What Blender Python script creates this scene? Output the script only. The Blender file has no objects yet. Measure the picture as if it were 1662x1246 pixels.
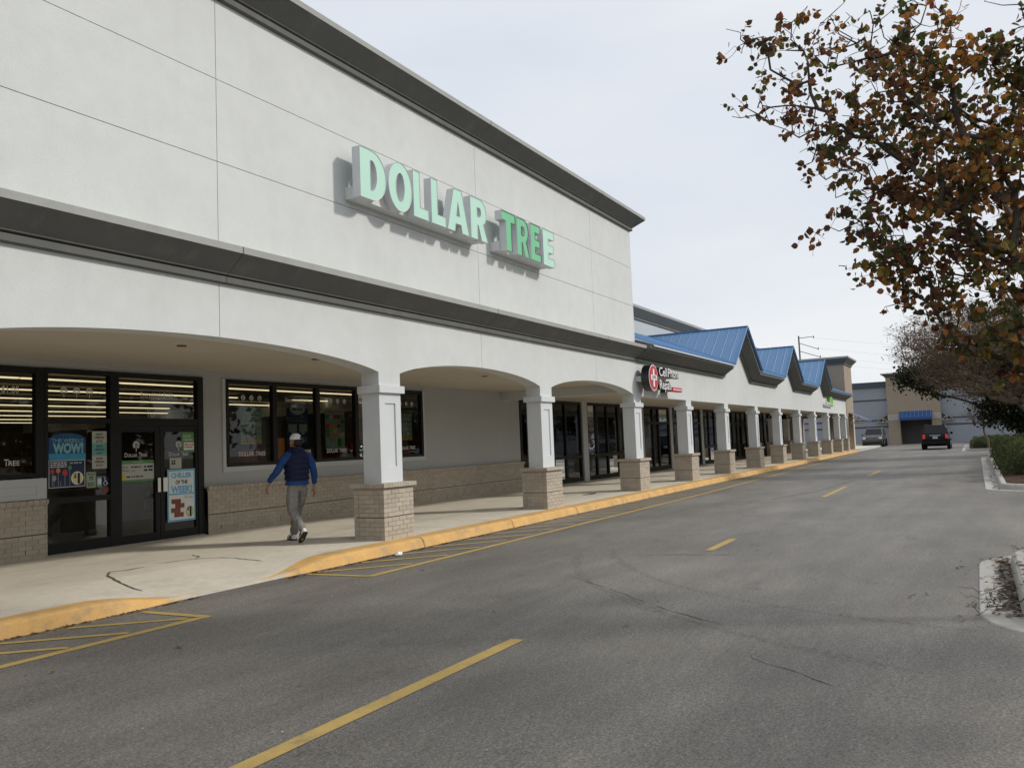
import bpy, bmesh, math, random
import numpy as np
from mathutils import Vector, Matrix
R_ = math.radians
random.seed(7); rng = np.random.default_rng(7)
SC = bpy.context.scene
COL = SC.collection

# ------------------------------------------------------------------ camera
CAM_H = 1.62
YAW, PITCH, ROLL = R_(28.546), R_(4.069), R_(-2.289)
F = Vector((math.cos(YAW)*math.cos(PITCH), math.sin(YAW)*math.cos(PITCH), math.sin(PITCH)))
r0 = F.cross(Vector((0, 0, 1))).normalized(); u0 = r0.cross(F)
RT = math.cos(ROLL)*r0 + math.sin(ROLL)*u0
UP = -math.sin(ROLL)*r0 + math.cos(ROLL)*u0
cam = bpy.data.cameras.new('camera'); cam_o = bpy.data.objects.new('camera', cam); COL.objects.link(cam_o)
m = Matrix((RT, UP, -F)).transposed().to_4x4(); m.translation = (0, 0, CAM_H); cam_o.matrix_world = m
cam.sensor_width = 36; cam.lens = 36*1375.9/1662; cam.clip_start = .05; cam.clip_end = 2000
SC.camera = cam_o

# ------------------------------------------------------------------ sky, sun, exposure
SUN_EL = R_(33); SUN_AZ = Vector((.545, -.838))
w = bpy.data.worlds.new('World'); SC.world = w; w.use_nodes = True
nt = w.node_tree; N = nt.nodes; L = nt.links
bg = N['Background']
sky = N.new('ShaderNodeTexSky'); sky.sky_type = 'NISHITA'; sky.sun_disc = False
sky.sun_elevation = SUN_EL; sky.sun_rotation = math.atan2(SUN_AZ.x, SUN_AZ.y); sky.dust_density = 4
sky.air_density = 1.2
mul = N.new('ShaderNodeMix'); mul.data_type = 'RGBA'; mul.blend_type = 'MULTIPLY'; mul.inputs[0].default_value = 1
L.new(sky.outputs[0], mul.inputs[6]); mul.inputs[7].default_value = (.9, .9, .9, 1)
tc = N.new('ShaderNodeTexCoord'); mp = N.new('ShaderNodeMapping'); mp.inputs['Scale'].default_value = (1, 1, 3.2)
L.new(tc.outputs['Generated'], mp.inputs[0])
nz = N.new('ShaderNodeTexNoise'); nz.inputs['Scale'].default_value = 1.7; nz.inputs['Detail'].default_value = 5; nz.inputs['Roughness'].default_value = .5
L.new(mp.outputs[0], nz.inputs[0])
cr = N.new('ShaderNodeValToRGB'); cr.color_ramp.elements[0].position = .3; cr.color_ramp.elements[1].position = .72
cr.color_ramp.elements[0].color = (7.35, 7.85, 8.7, 1); cr.color_ramp.elements[1].color = (9.1, 9.35, 9.6, 1)
L.new(nz.outputs[0], cr.inputs[0])
mx = N.new('ShaderNodeMix'); mx.data_type = 'RGBA'; mx.inputs[0].default_value = .94
L.new(mul.outputs[2], mx.inputs[6]); L.new(cr.outputs[0], mx.inputs[7]); L.new(mx.outputs[2], bg.inputs[0])
bg.inputs[1].default_value = .1
sun = bpy.data.lights.new('sun', 'SUN'); sun.energy = 2.35; sun.angle = R_(5); sun.color = (1, .95, .87)
sun_o = bpy.data.objects.new('sun', sun); COL.objects.link(sun_o)
sd = Vector((SUN_AZ.x*math.cos(SUN_EL), SUN_AZ.y*math.cos(SUN_EL), math.sin(SUN_EL)))
sun_o.rotation_euler = (-sd).to_track_quat('-Z', 'Y').to_euler(); sun_o.location = sd*60
vs = SC.view_settings; vs.view_transform = 'Standard'; vs.look = 'None'; vs.exposure = 0; vs.gamma = 1; vs.use_curve_mapping = False

# ------------------------------------------------------------------ materials
MATS = {}
def base_mat(name):
    mt = bpy.data.materials.new(name); mt.use_nodes = True; MATS[name] = mt
    return mt, mt.node_tree.nodes, mt.node_tree.links, mt.node_tree.nodes['Principled BSDF']
def M(name, col, rough=.8, var=.08, vs=1.2, bump=0, bs=60, spec=.3, metal=0, var2=0, vs2=25, obj_rand=0, emit=0, stretch=(1, 1, 1), grime=0, gs=(1, 1, 1), gcol=(.05, .045, .04)):
    mt, n, l, p = base_mat(name)
    p.inputs['Roughness'].default_value = rough; p.inputs['Specular IOR Level'].default_value = spec; p.inputs['Metallic'].default_value = metal
    c = n.new('ShaderNodeRGB'); c.outputs[0].default_value = (*col, 1); cur = c.outputs[0]
    t = n.new('ShaderNodeTexCoord'); g = n.new('ShaderNodeMapping'); g.inputs['Scale'].default_value = stretch
    # world position keeps the grain continuous between copies
    geo = n.new('ShaderNodeNewGeometry'); l.new(geo.outputs['Position'], g.inputs[0])
    def bright(fac_socket, amt, cur):
        mr = n.new('ShaderNodeMapRange'); mr.inputs[3].default_value = 1-amt; mr.inputs[4].default_value = 1+amt
        l.new(fac_socket, mr.inputs[0])
        h = n.new('ShaderNodeHueSaturation'); l.new(mr.outputs[0], h.inputs['Value']); l.new(cur, h.inputs['Color'])
        return h.outputs[0]
    if var:
        x = n.new('ShaderNodeTexNoise'); x.inputs['Scale'].default_value = vs; x.inputs['Detail'].default_value = 6; x.inputs['Roughness'].default_value = .65
        l.new(g.outputs[0], x.inputs[0]); 
        cr = n.new('ShaderNodeMapRange'); cr.inputs[1].default_value = .3; cr.inputs[2].default_value = .7; l.new(x.outputs[0], cr.inputs[0])
        cur = bright(cr.outputs[0], var, cur)
    if var2:
        x = n.new('ShaderNodeTexNoise'); x.inputs['Scale'].default_value = vs2; x.inputs['Detail'].default_value = 3
        l.new(g.outputs[0], x.inputs[0])
        cr = n.new('ShaderNodeMapRange'); cr.inputs[1].default_value = .3; cr.inputs[2].default_value = .7; l.new(x.outputs[0], cr.inputs[0])
        cur = bright(cr.outputs[0], var2, cur)
    if obj_rand:
        oi = n.new('ShaderNodeObjectInfo'); ad = n.new('ShaderNodeMath'); ad.operation = 'ADD'
        l.new(oi.outputs['Random'], ad.inputs[0]); l.new(geo.outputs['Random Per Island'], ad.inputs[1])
        fr = n.new('ShaderNodeMath'); fr.operation = 'FRACT'; l.new(ad.outputs[0], fr.inputs[0])
        cur = bright(fr.outputs[0], obj_rand, cur)
    if grime:
        g2 = n.new('ShaderNodeMapping'); g2.inputs['Scale'].default_value = gs; l.new(geo.outputs['Position'], g2.inputs[0])
        x = n.new('ShaderNodeTexNoise'); x.inputs['Scale'].default_value = 1; x.inputs['Detail'].default_value = 7; x.inputs['Roughness'].default_value = .7; l.new(g2.outputs[0], x.inputs[0])
        cr = n.new('ShaderNodeMapRange'); cr.inputs[1].default_value = .52; cr.inputs[2].default_value = .78; cr.inputs[4].default_value = grime; l.new(x.outputs[0], cr.inputs[0])
        mm = n.new('ShaderNodeMix'); mm.data_type = 'RGBA'; l.new(cr.outputs[0], mm.inputs[0]); l.new(cur, mm.inputs[6]); mm.inputs[7].default_value = (*gcol, 1); cur = mm.outputs[2]
    l.new(cur, p.inputs['Base Color'])
    if bump:
        x = n.new('ShaderNodeTexNoise'); x.inputs['Scale'].default_value = bs; x.inputs['Detail'].default_value = 3; l.new(g.outputs[0], x.inputs[0])
        b = n.new('ShaderNodeBump'); b.inputs['Strength'].default_value = bump; b.inputs['Distance'].default_value = .01
        l.new(x.outputs[0], b.inputs['Height']); l.new(b.outputs[0], p.inputs['Normal'])
    if emit:
        p.inputs['Emission Color'].default_value = (*col, 1); p.inputs['Emission Strength'].default_value = emit
    return mt

M('stucco', (.605, .626, .617), .9, .035, .5, .35, 90, .2, var2=.025, vs2=3.5, grime=.16, gs=(.8, .8, .16), gcol=(.36, .36, .34))
M('stucco_grey', (.42, .43, .42), .9, .04, .8, .3, 90, .2)  # grey-painted stucco of the shop wall behind the arcade
M('trim_grey', (.50, .52, .53), .85, .03, 1, .2, 90, .2)
M('column_paint', (.60, .625, .64), .85, .035, 1.2, .3, 90, .25, grime=.12, gs=(4, 4, .8), gcol=(.3, .3, .29))
M('cornice_dark', (.13, .132, .125), .85, .08, 1.2, .2, 80, .25, grime=.25, gs=(3, 3, .5), gcol=(.30, .30, .28))
M('cornice_cap', (.34, .345, .33), .8, .08, 3, .2, 80, .25)
M('soffit_paint', (.56, .51, .43), .9, .03, .7, .1, 60, .2)
M('brick', (.425, .376, .305), .9, .06, 3, .4, 70, .2, var2=.08, vs2=60, obj_rand=.075)
M('mortar', (.365, .32, .26), .95, .08, 8, .4, 90, .1)
M('joint_dark', (.10, .09, .08), .95, .1, 8)
M('metal_dark', (.010, .0105, .010), .5, .1, 3, spec=.25)
M('metal_grey', (.35, .36, .36), .35, .05, 3, spec=.5, metal=.6)
M('steel', (.55, .53, .47), .35, .05, 3, spec=.5, metal=.9)
M('blue_metal', (.10, .22, .40), .42, .06, 1.3, .05, 8, .5, grime=.2, gs=(1.5, 1.5, 1.5), gcol=(.16, .24, .38))
M('blue_seam', (.12, .26, .50), .4, .05, 2, spec=.5)
M('gutter_metal', (.55, .57, .58), .4, .05, 2, spec=.5)
M('tan_stucco', (.33, .27, .205), .9, .05, .7, .3, 60, .2, grime=.15, gs=(.6, .6, .2), gcol=(.25, .2, .15))
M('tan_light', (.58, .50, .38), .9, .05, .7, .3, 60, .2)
M('far_grey', (.30, .325, .365), .9, .05, .4, .2, 40, .2)
M('parapet_paint', (.47, .50, .52), .9, .05, .4, .2, 40, .2)
M('far_dark', (.075, .085, .11), .85, .08, .6, spec=.25)
M('awning_blue', (.035, .075, .21), .7, .1, 2, spec=.3)
M('dark_recess', (.09, .085, .08), .8, .1, 1)
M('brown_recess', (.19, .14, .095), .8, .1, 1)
M('sign_mint', (.45, .71, .59), .35, .02, 4, spec=.5)
M('sign_green', (.15, .50, .26), .35, .03, 4, spec=.5)
M('sign_return', (.62, .64, .66), .45, .04, 4, spec=.5)
M('black_plastic', (.012, .013, .015), .4, .1, 4, spec=.5)
M('raceway', (.66, .67, .66), .6, .05, 3, spec=.3, grime=.3, gs=(3, 3, 3), gcol=(.45, .42, .36))
M('sign_red', (.50, .035, .06), .35, .03, 4, spec=.5)
M('sign_white', (.82, .82, .82), .35, .02, 4, spec=.5)
M('sign_lime', (.19, .52, .04), .4, .03, 4, spec=.5)
M('paper_white', (.74, .76, .74), .6, .03, 6)
M('paper_grey', (.46, .47, .42), .6, .05, 6)
M('paper_teal', (.16, .40, .37), .6, .05, 6)
M('print_black', (.012, .012, .014), .6, 0)
M('print_blue', (.015, .085, .22), .5, .35, 7)
M('print_cyan', (.05, .30, .48), .5, .1, 7)
M('print_sky', (.16, .46, .70), .5, .04, 7)
M('print_teal', (.22, .45, .50), .5, .1, 7)
M('print_navy', (.022, .03, .085), .5, .1, 7)
M('print_green', (.10, .27, .09), .5, .06, 7)
M('print_sage', (.30, .37, .28), .5, .2, 14)
M('print_yellow', (.62, .47, .05), .5, .05, 7)
M('print_cream', (.72, .62, .30), .5, .05, 7)
M('print_red', (.48, .05, .05), .5, .06, 7)
M('print_orange', (.62, .25, .04), .5, .06, 7)
M('print_brown', (.23, .075, .045), .5, .4, 25)
M('decal', (.62, .62, .60), .6, .05, 6)
M('store_red', (.30, .02, .03), .6, .25, 3)
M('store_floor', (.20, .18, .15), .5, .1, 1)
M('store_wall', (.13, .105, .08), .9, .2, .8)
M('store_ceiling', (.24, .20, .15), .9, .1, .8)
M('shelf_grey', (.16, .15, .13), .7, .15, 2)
M('goods', (.22, .17, .12), .7, .2, 2, obj_rand=.8)
M('concrete', (.60, .55, .455), .88, .10, .35, .3, 40, .25, var2=.05, vs2=9, grime=.7, gs=(.5, .9, .5), gcol=(.31, .28, .23))
M('concrete_pale', (.40, .385, .355), .88, .12, .9, .4, 40, .25, var2=.08, vs2=14, grime=.35, gs=(1.5, 1.5, 1.5), gcol=(.22, .20, .17))
M('crack_seal', (.10, .09, .075), .85, .2, 9)
M('mulch', (.075, .045, .032), .95, .35, 6, 1, 40, .1, var2=.3, vs2=30)
M('ground_soil', (.16, .14, .10), .95, .2, .2)
M('bark', (.075, .065, .055), .95, .25, 7, .8, 30, .1)
M('bark_pale', (.19, .145, .105), .95, .25, 4, .6, 30, .1)
M('skin', (.36, .19, .12), .55, .05, 8)
M('hair', (.018, .014, .011), .6, .1, 20)
M('vest', (.008, .012, .042), .55, .12, 9, .3, 14, .2)
M('shirt', (.022, .060, .19), .85, .12, 9, .5, 18, .15)
M('trousers', (.225, .22, .205), .9, .2, 11, 1.0, 9, .15)
M('cap_white', (.74, .75, .80), .85, .05, 20, .2, 90)
M('cap_dark', (.02, .02, .03), .8, .1, 20)
M('shoe_white', (.72, .71, .68), .6, .06, 12)
M('shoe_sole', (.03, .03, .03), .7, .1, 12)
M('car_black', (.004, .0045, .006), .25, 0, spec=.22)
M('car_silver', (.075, .079, .086), .25, 0, spec=.6)
M('car_white', (.62, .63, .64), .25, 0, spec=.6)
M('car_blue', (.03, .045, .07), .2, 0, spec=.6)
M('car_glass', (.006, .007, .008), .08, 0, spec=.35)
M('car_trim', (.02, .02, .02), .6, 0)
M('chrome', (.65, .66, .68), .18, 0, metal=1)
M('tyre', (.016, .016, .016), .9, .1, 9)
M('tail_lamp', (.55, .02, .025), .25, 0, spec=.6, emit=.35)
M('head_lamp', (.75, .76, .78), .12, 0, spec=.8)
M('plate', (.45, .48, .50), .5, 0)
M('pole_wood', (.17, .145, .12), .95, .2, 3)
M('wire', (.09, .09, .095), .7, 0)
M('rust_frame', (.50, .46, .38), .7, .1, 5)
for nm, c in dict(lamp=(1, .83, .50),).items():
    M('tube_light', c, .5, 0, emit=1.35)
M('tube_off', (.40, .37, .30), .5, 0)
M('hedge_core', (.03, .042, .016), .95, .3, 5)

def leaf_mat(name, trans=.35, rough=.6):
    mt, n, l, p = base_mat(name)
    at = n.new('ShaderNodeAttribute'); at.attribute_name = 'tint'
    l.new(at.outputs['Color'], p.inputs['Base Color']); p.inputs['Roughness'].default_value = rough; p.inputs['Specular IOR Level'].default_value = .25
    tr = n.new('ShaderNodeBsdfTranslucent'); l.new(at.outputs['Color'], tr.inputs[0])
    mixs = n.new('ShaderNodeMixShader'); mixs.inputs[0].default_value = trans
    l.new(p.outputs[0], mixs.inputs[1]); l.new(tr.outputs[0], mixs.inputs[2]); l.new(mixs.outputs[0], n['Material Output'].inputs[0])
    return mt
leaf_mat('leaf', .45)

def glass_mat():
    mt, n, l, p = base_mat('glass')
    n.remove(p)
    t = n.new('ShaderNodeBsdfTransparent'); t.inputs[0].default_value = (.62, .64, .62, 1)
    g = n.new('ShaderNodeBsdfGlossy'); g.inputs['Roughness'].default_value = .015; g.inputs[0].default_value = (.9, .92, .92, 1)
    f = n.new('ShaderNodeFresnel'); f.inputs[0].default_value = 1.5
    nz = n.new('ShaderNodeTexNoise'); nz.inputs['Scale'].default_value = .7; bm_ = n.new('ShaderNodeBump'); bm_.inputs['Strength'].default_value = .03
    geo = n.new('ShaderNodeNewGeometry'); l.new(geo.outputs['Position'], nz.inputs[0]); l.new(nz.outputs[0], bm_.inputs['Height']); l.new(bm_.outputs[0], g.inputs['Normal'])
    x = n.new('ShaderNodeMixShader'); l.new(f.outputs[0], x.inputs[0]); l.new(t.outputs[0], x.inputs[1]); l.new(g.outputs[0], x.inputs[2]); l.new(x.outputs[0], n['Material Output'].inputs[0])
glass_mat()

def asphalt_mat(name='asphalt'):
    mt, n, l, p = base_mat(name)
    geo = n.new('ShaderNodeNewGeometry'); pos = geo.outputs['Position']
    def noise(scale, detail=4, rough=.6, stretch=(1, 1, 1)):
        g = n.new('ShaderNodeMapping'); g.inputs['Scale'].default_value = stretch; l.new(pos, g.inputs[0])
        x = n.new('ShaderNodeTexNoise'); x.inputs['Scale'].default_value = scale; x.inputs['Detail'].default_value = detail; x.inputs['Roughness'].default_value = rough
        l.new(g.outputs[0], x.inputs[0]); return x.outputs[0]
    def rng_(s, a, b, c, d):
        q = n.new('ShaderNodeMapRange'); q.inputs[1].default_value = a; q.inputs[2].default_value = b; q.inputs[3].default_value = c; q.inputs[4].default_value = d; l.new(s, q.inputs[0]); return q.outputs[0]
    def mulv(a, b):
        q = n.new('ShaderNodeMath'); q.operation = 'MULTIPLY'; l.new(a, q.inputs[0]); l.new(b, q.inputs[1]); return q.outputs[0]
    big = rng_(noise(.22, 6, .72, (1, 1.9, 1)), .3, .7, .66, 1.30)
    streak = rng_(noise(.5, 6, .7, (.35, 2.4, 1)), .3, .7, .80, 1.18)
    mid = rng_(noise(20, 5, .8), .3, .7, .64, 1.36)
    fine = rng_(noise(55, 3, .9), .32, .68, .25, 1.80)
    v = mulv(mulv(big, streak), mulv(mid, fine))
    # oil spots and patches
    sp = rng_(noise(.9, 6, .8, (1, 1.6, 1)), .60, .74, 1, .55)
    v = mulv(v, sp)
    # pale aggregate flecks
    vor = n.new('ShaderNodeTexVoronoi'); vor.inputs['Scale'].default_value = 60; l.new(pos, vor.inputs['Vector'])
    fl = rng_(vor.outputs['Distance'], .08, .2, 1, 0)
    pick = rng_(noise(40, 1), .56, .62, 0, 1)
    fl = mulv(fl, pick)
    c0 = n.new('ShaderNodeRGB'); c0.outputs[0].default_value = (.147, .135, .118, 1)
    h = n.new('ShaderNodeHueSaturation'); l.new(c0.outputs[0], h.inputs['Color']); l.new(v, h.inputs['Value'])
    mm = n.new('ShaderNodeMix'); mm.data_type = 'RGBA'; l.new(rng_(fl, 0, 1, 0, .8), mm.inputs[0]); l.new(h.outputs[0], mm.inputs[6]); mm.inputs[7].default_value = (.42, .40, .37, 1)
    l.new(mm.outputs[2], p.inputs['Base Color']); p.inputs['Roughness'].default_value = .62; p.inputs['Specular IOR Level'].default_value = .5
    b = n.new('ShaderNodeBump'); b.inputs['Strength'].default_value = .55; b.inputs['Distance'].default_value = .006
    l.new(noise(110, 3, .7), b.inputs['Height']); l.new(b.outputs[0], p.inputs['Normal'])
    return mt
asphalt_mat()

def worn_paint(name, col, under, amount=.5, scale=9, bump=.2, t0=.52, t1=.74):
    mt, n, l, p = base_mat(name)
    geo = n.new('ShaderNodeNewGeometry')
    def noise(scale, detail=6, rough=.7):
        x = n.new('ShaderNodeTexNoise'); x.inputs['Scale'].default_value = scale; x.inputs['Detail'].default_value = detail; x.inputs['Roughness'].default_value = rough; l.new(geo.outputs['Position'], x.inputs[0]); return x.outputs[0]
    def mr(s, a, b, c, d):
        q = n.new('ShaderNodeMapRange'); q.inputs[1].default_value = a; q.inputs[2].default_value = b; q.inputs[3].default_value = c; q.inputs[4].default_value = d; l.new(s, q.inputs[0]); return q.outputs[0]
    f1 = mr(noise(scale), t0, t1, 0, amount); f2 = mr(noise(75, 3), .5, .75, 0, amount*.75)
    mxm = n.new('ShaderNodeMath'); mxm.operation = 'MAXIMUM'; l.new(f1, mxm.inputs[0]); l.new(f2, mxm.inputs[1])
    c = n.new('ShaderNodeRGB'); c.outputs[0].default_value = (*col, 1)
    h = n.new('ShaderNodeHueSaturation'); l.new(c.outputs[0], h.inputs['Color']); l.new(mr(noise(2.2), .3, .7, .85, 1.1), h.inputs['Value'])
    mm = n.new('ShaderNodeMix'); mm.data_type = 'RGBA'; l.new(mxm.outputs[0], mm.inputs[0]); l.new(h.outputs[0], mm.inputs[6]); mm.inputs[7].default_value = (*under, 1)
    l.new(mm.outputs[2], p.inputs['Base Color']); p.inputs['Roughness'].default_value = .75; p.inputs['Specular IOR Level'].default_value = .3
    b = n.new('ShaderNodeBump'); b.inputs['Strength'].default_value = bump; b.inputs['Distance'].default_value = .006; l.new(noise(70, 3), b.inputs['Height']); l.new(b.outputs[0], p.inputs['Normal'])
worn_paint('line_yellow', (.46, .32, .10), (.13, .12, .11), .75, 5)
worn_paint('line_yellow_faded', (.44, .34, .17), (.13, .12, .11), .85, 4)
worn_paint('kerb_yellow', (.66, .39, .13), (.33, .245, .15), .9, 2.6, .4, .47, .70)

def rubber_mat():
    mt, n, l, p = base_mat('tyre_rubber')
    geo = n.new('ShaderNodeNewGeometry'); x = n.new('ShaderNodeTexNoise'); x.inputs['Scale'].default_value = 14; x.inputs['Detail'].default_value = 8; x.inputs['Roughness'].default_value = .8; l.new(geo.outputs['Position'], x.inputs[0])
    q = n.new('ShaderNodeMapRange'); q.inputs[1].default_value = .45; q.inputs[2].default_value = .75; q.inputs[4].default_value = .42; l.new(x.outputs[0], q.inputs[0])
    l.new(q.outputs[0], p.inputs['Alpha']); p.inputs['Base Color'].default_value = (.04, .037, .034, 1); p.inputs['Roughness'].default_value = .8
rubber_mat()
# ------------------------------------------------------------------ helpers
class MB:
    """collects faces of ONE object"""
    def __init__(s): s.v = []; s.f = []; s.mi = []; s.c = None
    def add(s, vs, fs, mi=0):
        o = len(s.v); s.v += [tuple(q) for q in vs]; s.f += [tuple(i+o for i in f) for f in fs]; s.mi += [mi]*len(fs); return s
    def box(s, a, b, mi=0):
        (x0, y0, z0), (x1, y1, z1) = a, b
        return s.add([(x0,y0,z0),(x1,y0,z0),(x1,y1,z0),(x0,y1,z0),(x0,y0,z1),(x1,y0,z1),(x1,y1,z1),(x0,y1,z1)],
                     [(3,2,1,0),(4,5,6,7),(0,1,5,4),(1,2,6,5),(2,3,7,6),(3,0,4,7)], mi)
    def prism_y(s, poly, y0, y1, mi=0):
        """polygon of (x,z), counter-clockwise seen from -Y, extruded from y0 (front) to y1"""
        n = len(poly); vs = [(x, y0, z) for x, z in poly]+[(x, y1, z) for x, z in poly]
        return s.add(vs, [tuple(range(n)), tuple(range(2*n-1, n-1, -1))]+[(i, i+n, (i+1) % n+n, (i+1) % n) for i in range(n)], mi)
    def prism_z(s, poly, z0, z1, mi=0):
        n = len(poly); vs = [(x, y, z0) for x, y in poly]+[(x, y, z1) for x, y in poly]
        return s.add(vs, [tuple(range(n-1, -1, -1)), tuple(range(n, 2*n))]+[(i, (i+1) % n, (i+1) % n+n, i+n) for i in range(n)], mi)
    def prism_x(s, poly, x0, x1, mi=0):
        n = len(poly); vs = [(x0, y, z) for y, z in poly]+[(x1, y, z) for y, z in poly]
        return s.add(vs, [tuple(range(n)), tuple(range(2*n-1, n-1, -1))]+[(i, i+n, (i+1) % n+n, (i+1) % n) for i in range(n)], mi)
    def tube(s, a, b, ra, rb=None, k=6, mi=0, cap=False):
        a = Vector(a); b = Vector(b); rb = ra if rb is None else rb; d = (b-a)
        if d.length < 1e-6: return s
        q = d.to_track_quat('Z', 'Y'); vs = []
        for pnt, r in ((a, ra), (b, rb)):
            for i in range(k):
                t = 2*math.pi*i/k; vs.append(pnt+q @ Vector((r*math.cos(t), r*math.sin(t), 0)))
        fs = [(i, (i+1) % k, (i+1) % k+k, i+k) for i in range(k)]
        if cap: fs += [tuple(range(k-1, -1, -1)), tuple(range(k, 2*k))]
        return s.add(vs, fs, mi)
    def disc_y(s, cx, cz, rx, rz, y0, y1, k=24, mi=0, a0=0):
        return s.prism_y([(cx+rx*math.cos(a0+2*math.pi*i/k), cz+rz*math.sin(a0+2*math.pi*i/k)) for i in range(k)], y0, y1, mi)
    def build(s, name, mats, parent=None, smooth=False, bevel=0):
        me = bpy.data.meshes.new(name); me.from_pydata(s.v, [], s.f)
        for x in ([mats] if isinstance(mats, str) else mats): me.materials.append(MATS[x])
        if len(set(s.mi)) > 1: me.polygons.foreach_set('material_index', s.mi)
        if bevel or True:
            b = bmesh.new(); b.from_mesh(me); bmesh.ops.recalc_face_normals(b, faces=b.faces)
            if bevel: bmesh.ops.bevel(b, geom=[e for e in b.edges if e.calc_face_angle(0) > .5], offset=bevel, segments=2, affect='EDGES', profile=.6, clamp_overlap=True)
            b.to_mesh(me); b.free()
        if smooth: me.polygons.foreach_set('use_smooth', [True]*len(me.polygons))
        return link(name, me, parent)
def link(name, me, parent=None):
    o = bpy.data.objects.new(name, me); COL.objects.link(o)
    if parent is not None:
        o.parent = parent
        pw = Matrix.Identity(4); q = parent
        chain = []
        while q is not None: chain.append(q); q = q.parent
        for q in reversed(chain): pw = pw @ q.matrix_parent_inverse @ q.matrix_basis
        o.matrix_parent_inverse = pw.inverted()
    return o
def tag(o, label=None, cat=None, group=None, kind=None):
    if label: o['label'] = label
    if cat: o['category'] = cat
    if group: o['group'] = group
    if kind: o['kind'] = kind
    return o
def empty(name, loc, label, cat, group=None):
    o = bpy.data.objects.new(name, None); COL.objects.link(o); o.location = loc; o.empty_display_size = .2
    return tag(o, label, cat, group)
def struct(o): o['kind'] = 'structure'; return o
def copy_tree(o, parent=None):
    c = o.copy(); COL.objects.link(c)
    if parent is not None: c.parent = parent
    for ch in list(o.children): copy_tree(ch, c)
    return c
def text(body, x, z, h, y, mat, parent, name='lettering', width=None, bold=0., depth=.0015, align='LEFT'):
    """lettering lying on a plane facing -Y; left/centre x, baseline z, cap height h"""
    cu = bpy.data.curves.new('t', 'FONT'); cu.body = body; cu.size = 1; cu.offset = bold; cu.extrude = 0; cu.resolution_u = 3
    cu.space_line = .9
    o = bpy.data.objects.new('t', cu); COL.objects.link(o)
    dg = bpy.context.evaluated_depsgraph_get(); me = bpy.data.meshes.new_from_object(o.evaluated_get(dg))
    bpy.data.objects.remove(o); bpy.data.curves.remove(cu)
    n = len(me.vertices); co = np.empty(n*3); me.vertices.foreach_get('co', co); co = co.reshape(-1, 3)
    x0, x1 = co[:, 0].min(), co[:, 0].max()
    sz = h/.70; sx = sz if width is None else width/(x1-x0)
    px = (co[:, 0]-x0)*sx; W_ = (x1-x0)*sx
    if align == 'CENTER': px = px-W_/2
    out = np.stack([x+px, np.full(n, y), z+co[:, 1]*sz], 1)
    me.vertices.foreach_set('co', out.ravel()); me.update()
    if depth > .002:
        b = bmesh.new(); b.from_mesh(me); r = bmesh.ops.extrude_face_region(b, geom=b.faces[:])
        bmesh.ops.translate(b, verts=[q for q in r['geom'] if isinstance(q, bmesh.types.BMVert)], vec=(0, depth, 0))
        bmesh.ops.recalc_face_normals(b, faces=b.faces); b.to_mesh(me); b.free()
    me.materials.clear(); me.materials.append(MATS[mat])
    return link(name, me, parent)
def skin(name, pts, edges, radii, mat, parent, sub=2, root=0, folds=0):
    me = bpy.data.meshes.new(name); me.from_pydata(pts, edges, [])
    o = bpy.data.objects.new(name, me); COL.objects.link(o)
    o.modifiers.new('s', 'SKIN'); sv = me.skin_vertices[0].data
    for i, r in enumerate(radii): sv[i].radius = r if isinstance(r, tuple) else (r, r)
    sv[root].use_root = True
    mdf = o.modifiers.new('u', 'SUBSURF'); mdf.levels = mdf.render_levels = sub
    dg = bpy.context.evaluated_depsgraph_get(); me2 = bpy.data.meshes.new_from_object(o.evaluated_get(dg))
    bpy.data.objects.remove(o); bpy.data.meshes.remove(me)
    if folds:                                # cloth folds: noise pushed along the normals, tighter up and down than around
        from mathutils import noise as mnoise
        me2.update(); mv = [(v.co.copy(), v.normal.copy()) for v in me2.vertices]
        for v, (c, n_) in zip(me2.vertices, mv):
            q = Vector((c.x*11, c.y*11, c.z*26+4*mnoise.noise(c*7))); a_ = mnoise.noise(q)+.5*mnoise.noise(q*2.1)
            v.co = c+n_*(folds*(a_-.35*abs(a_)))
    me2.materials.clear(); me2.materials.append(MATS[mat]); me2.polygons.foreach_set('use_smooth', [True]*len(me2.polygons))
    return link(name, me2, parent)
# ------------------------------------------------------------------ ground, road, markings
g = MB(); g.add([(-900,-900,-.03),(900,-900,-.03),(900,900,-.03),(-900,900,-.03)], [(0,1,2,3)]); struct(g.build('ground', 'ground_soil'))
g = MB()
g.add([(-60,-75,0),(140,-75,0),(140,13,0),(-60,13,0)], [(0,1,2,3)]); road = struct(g.build('road', 'asphalt'))
def stripe(name, pts, wd, matn, parent, z=.004):
    mb = MB()
    for (a, b) in zip(pts[:-1], pts[1:]):
        a = Vector((*a, z)); b = Vector((*b, z)); d = (b-a).normalized(); p = Vector((-d.y, d.x, 0))*wd/2
        n = max(1, int((b-a).length/1.2)); vs = []
        for i in range(n+1):
            q = a.lerp(b, i/n); j = random.uniform(-.006, .006); vs += [q+p*(1+j*8), q-p*(1-j*8)]
        mb.add(vs, [(2*i+1, 2*i+3, 2*i+2, 2*i) for i in range(n)])
    return mb.build(name, matn, parent)
for x0, x1 in ((1.0, 6.3), (12.05, 13.45), (22.4, 26.6), (32.4, 36.6)):
    stripe('lane_dash', [(x0, 3.47), (x1, 3.47)], .125, 'line_yellow', road)
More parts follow.
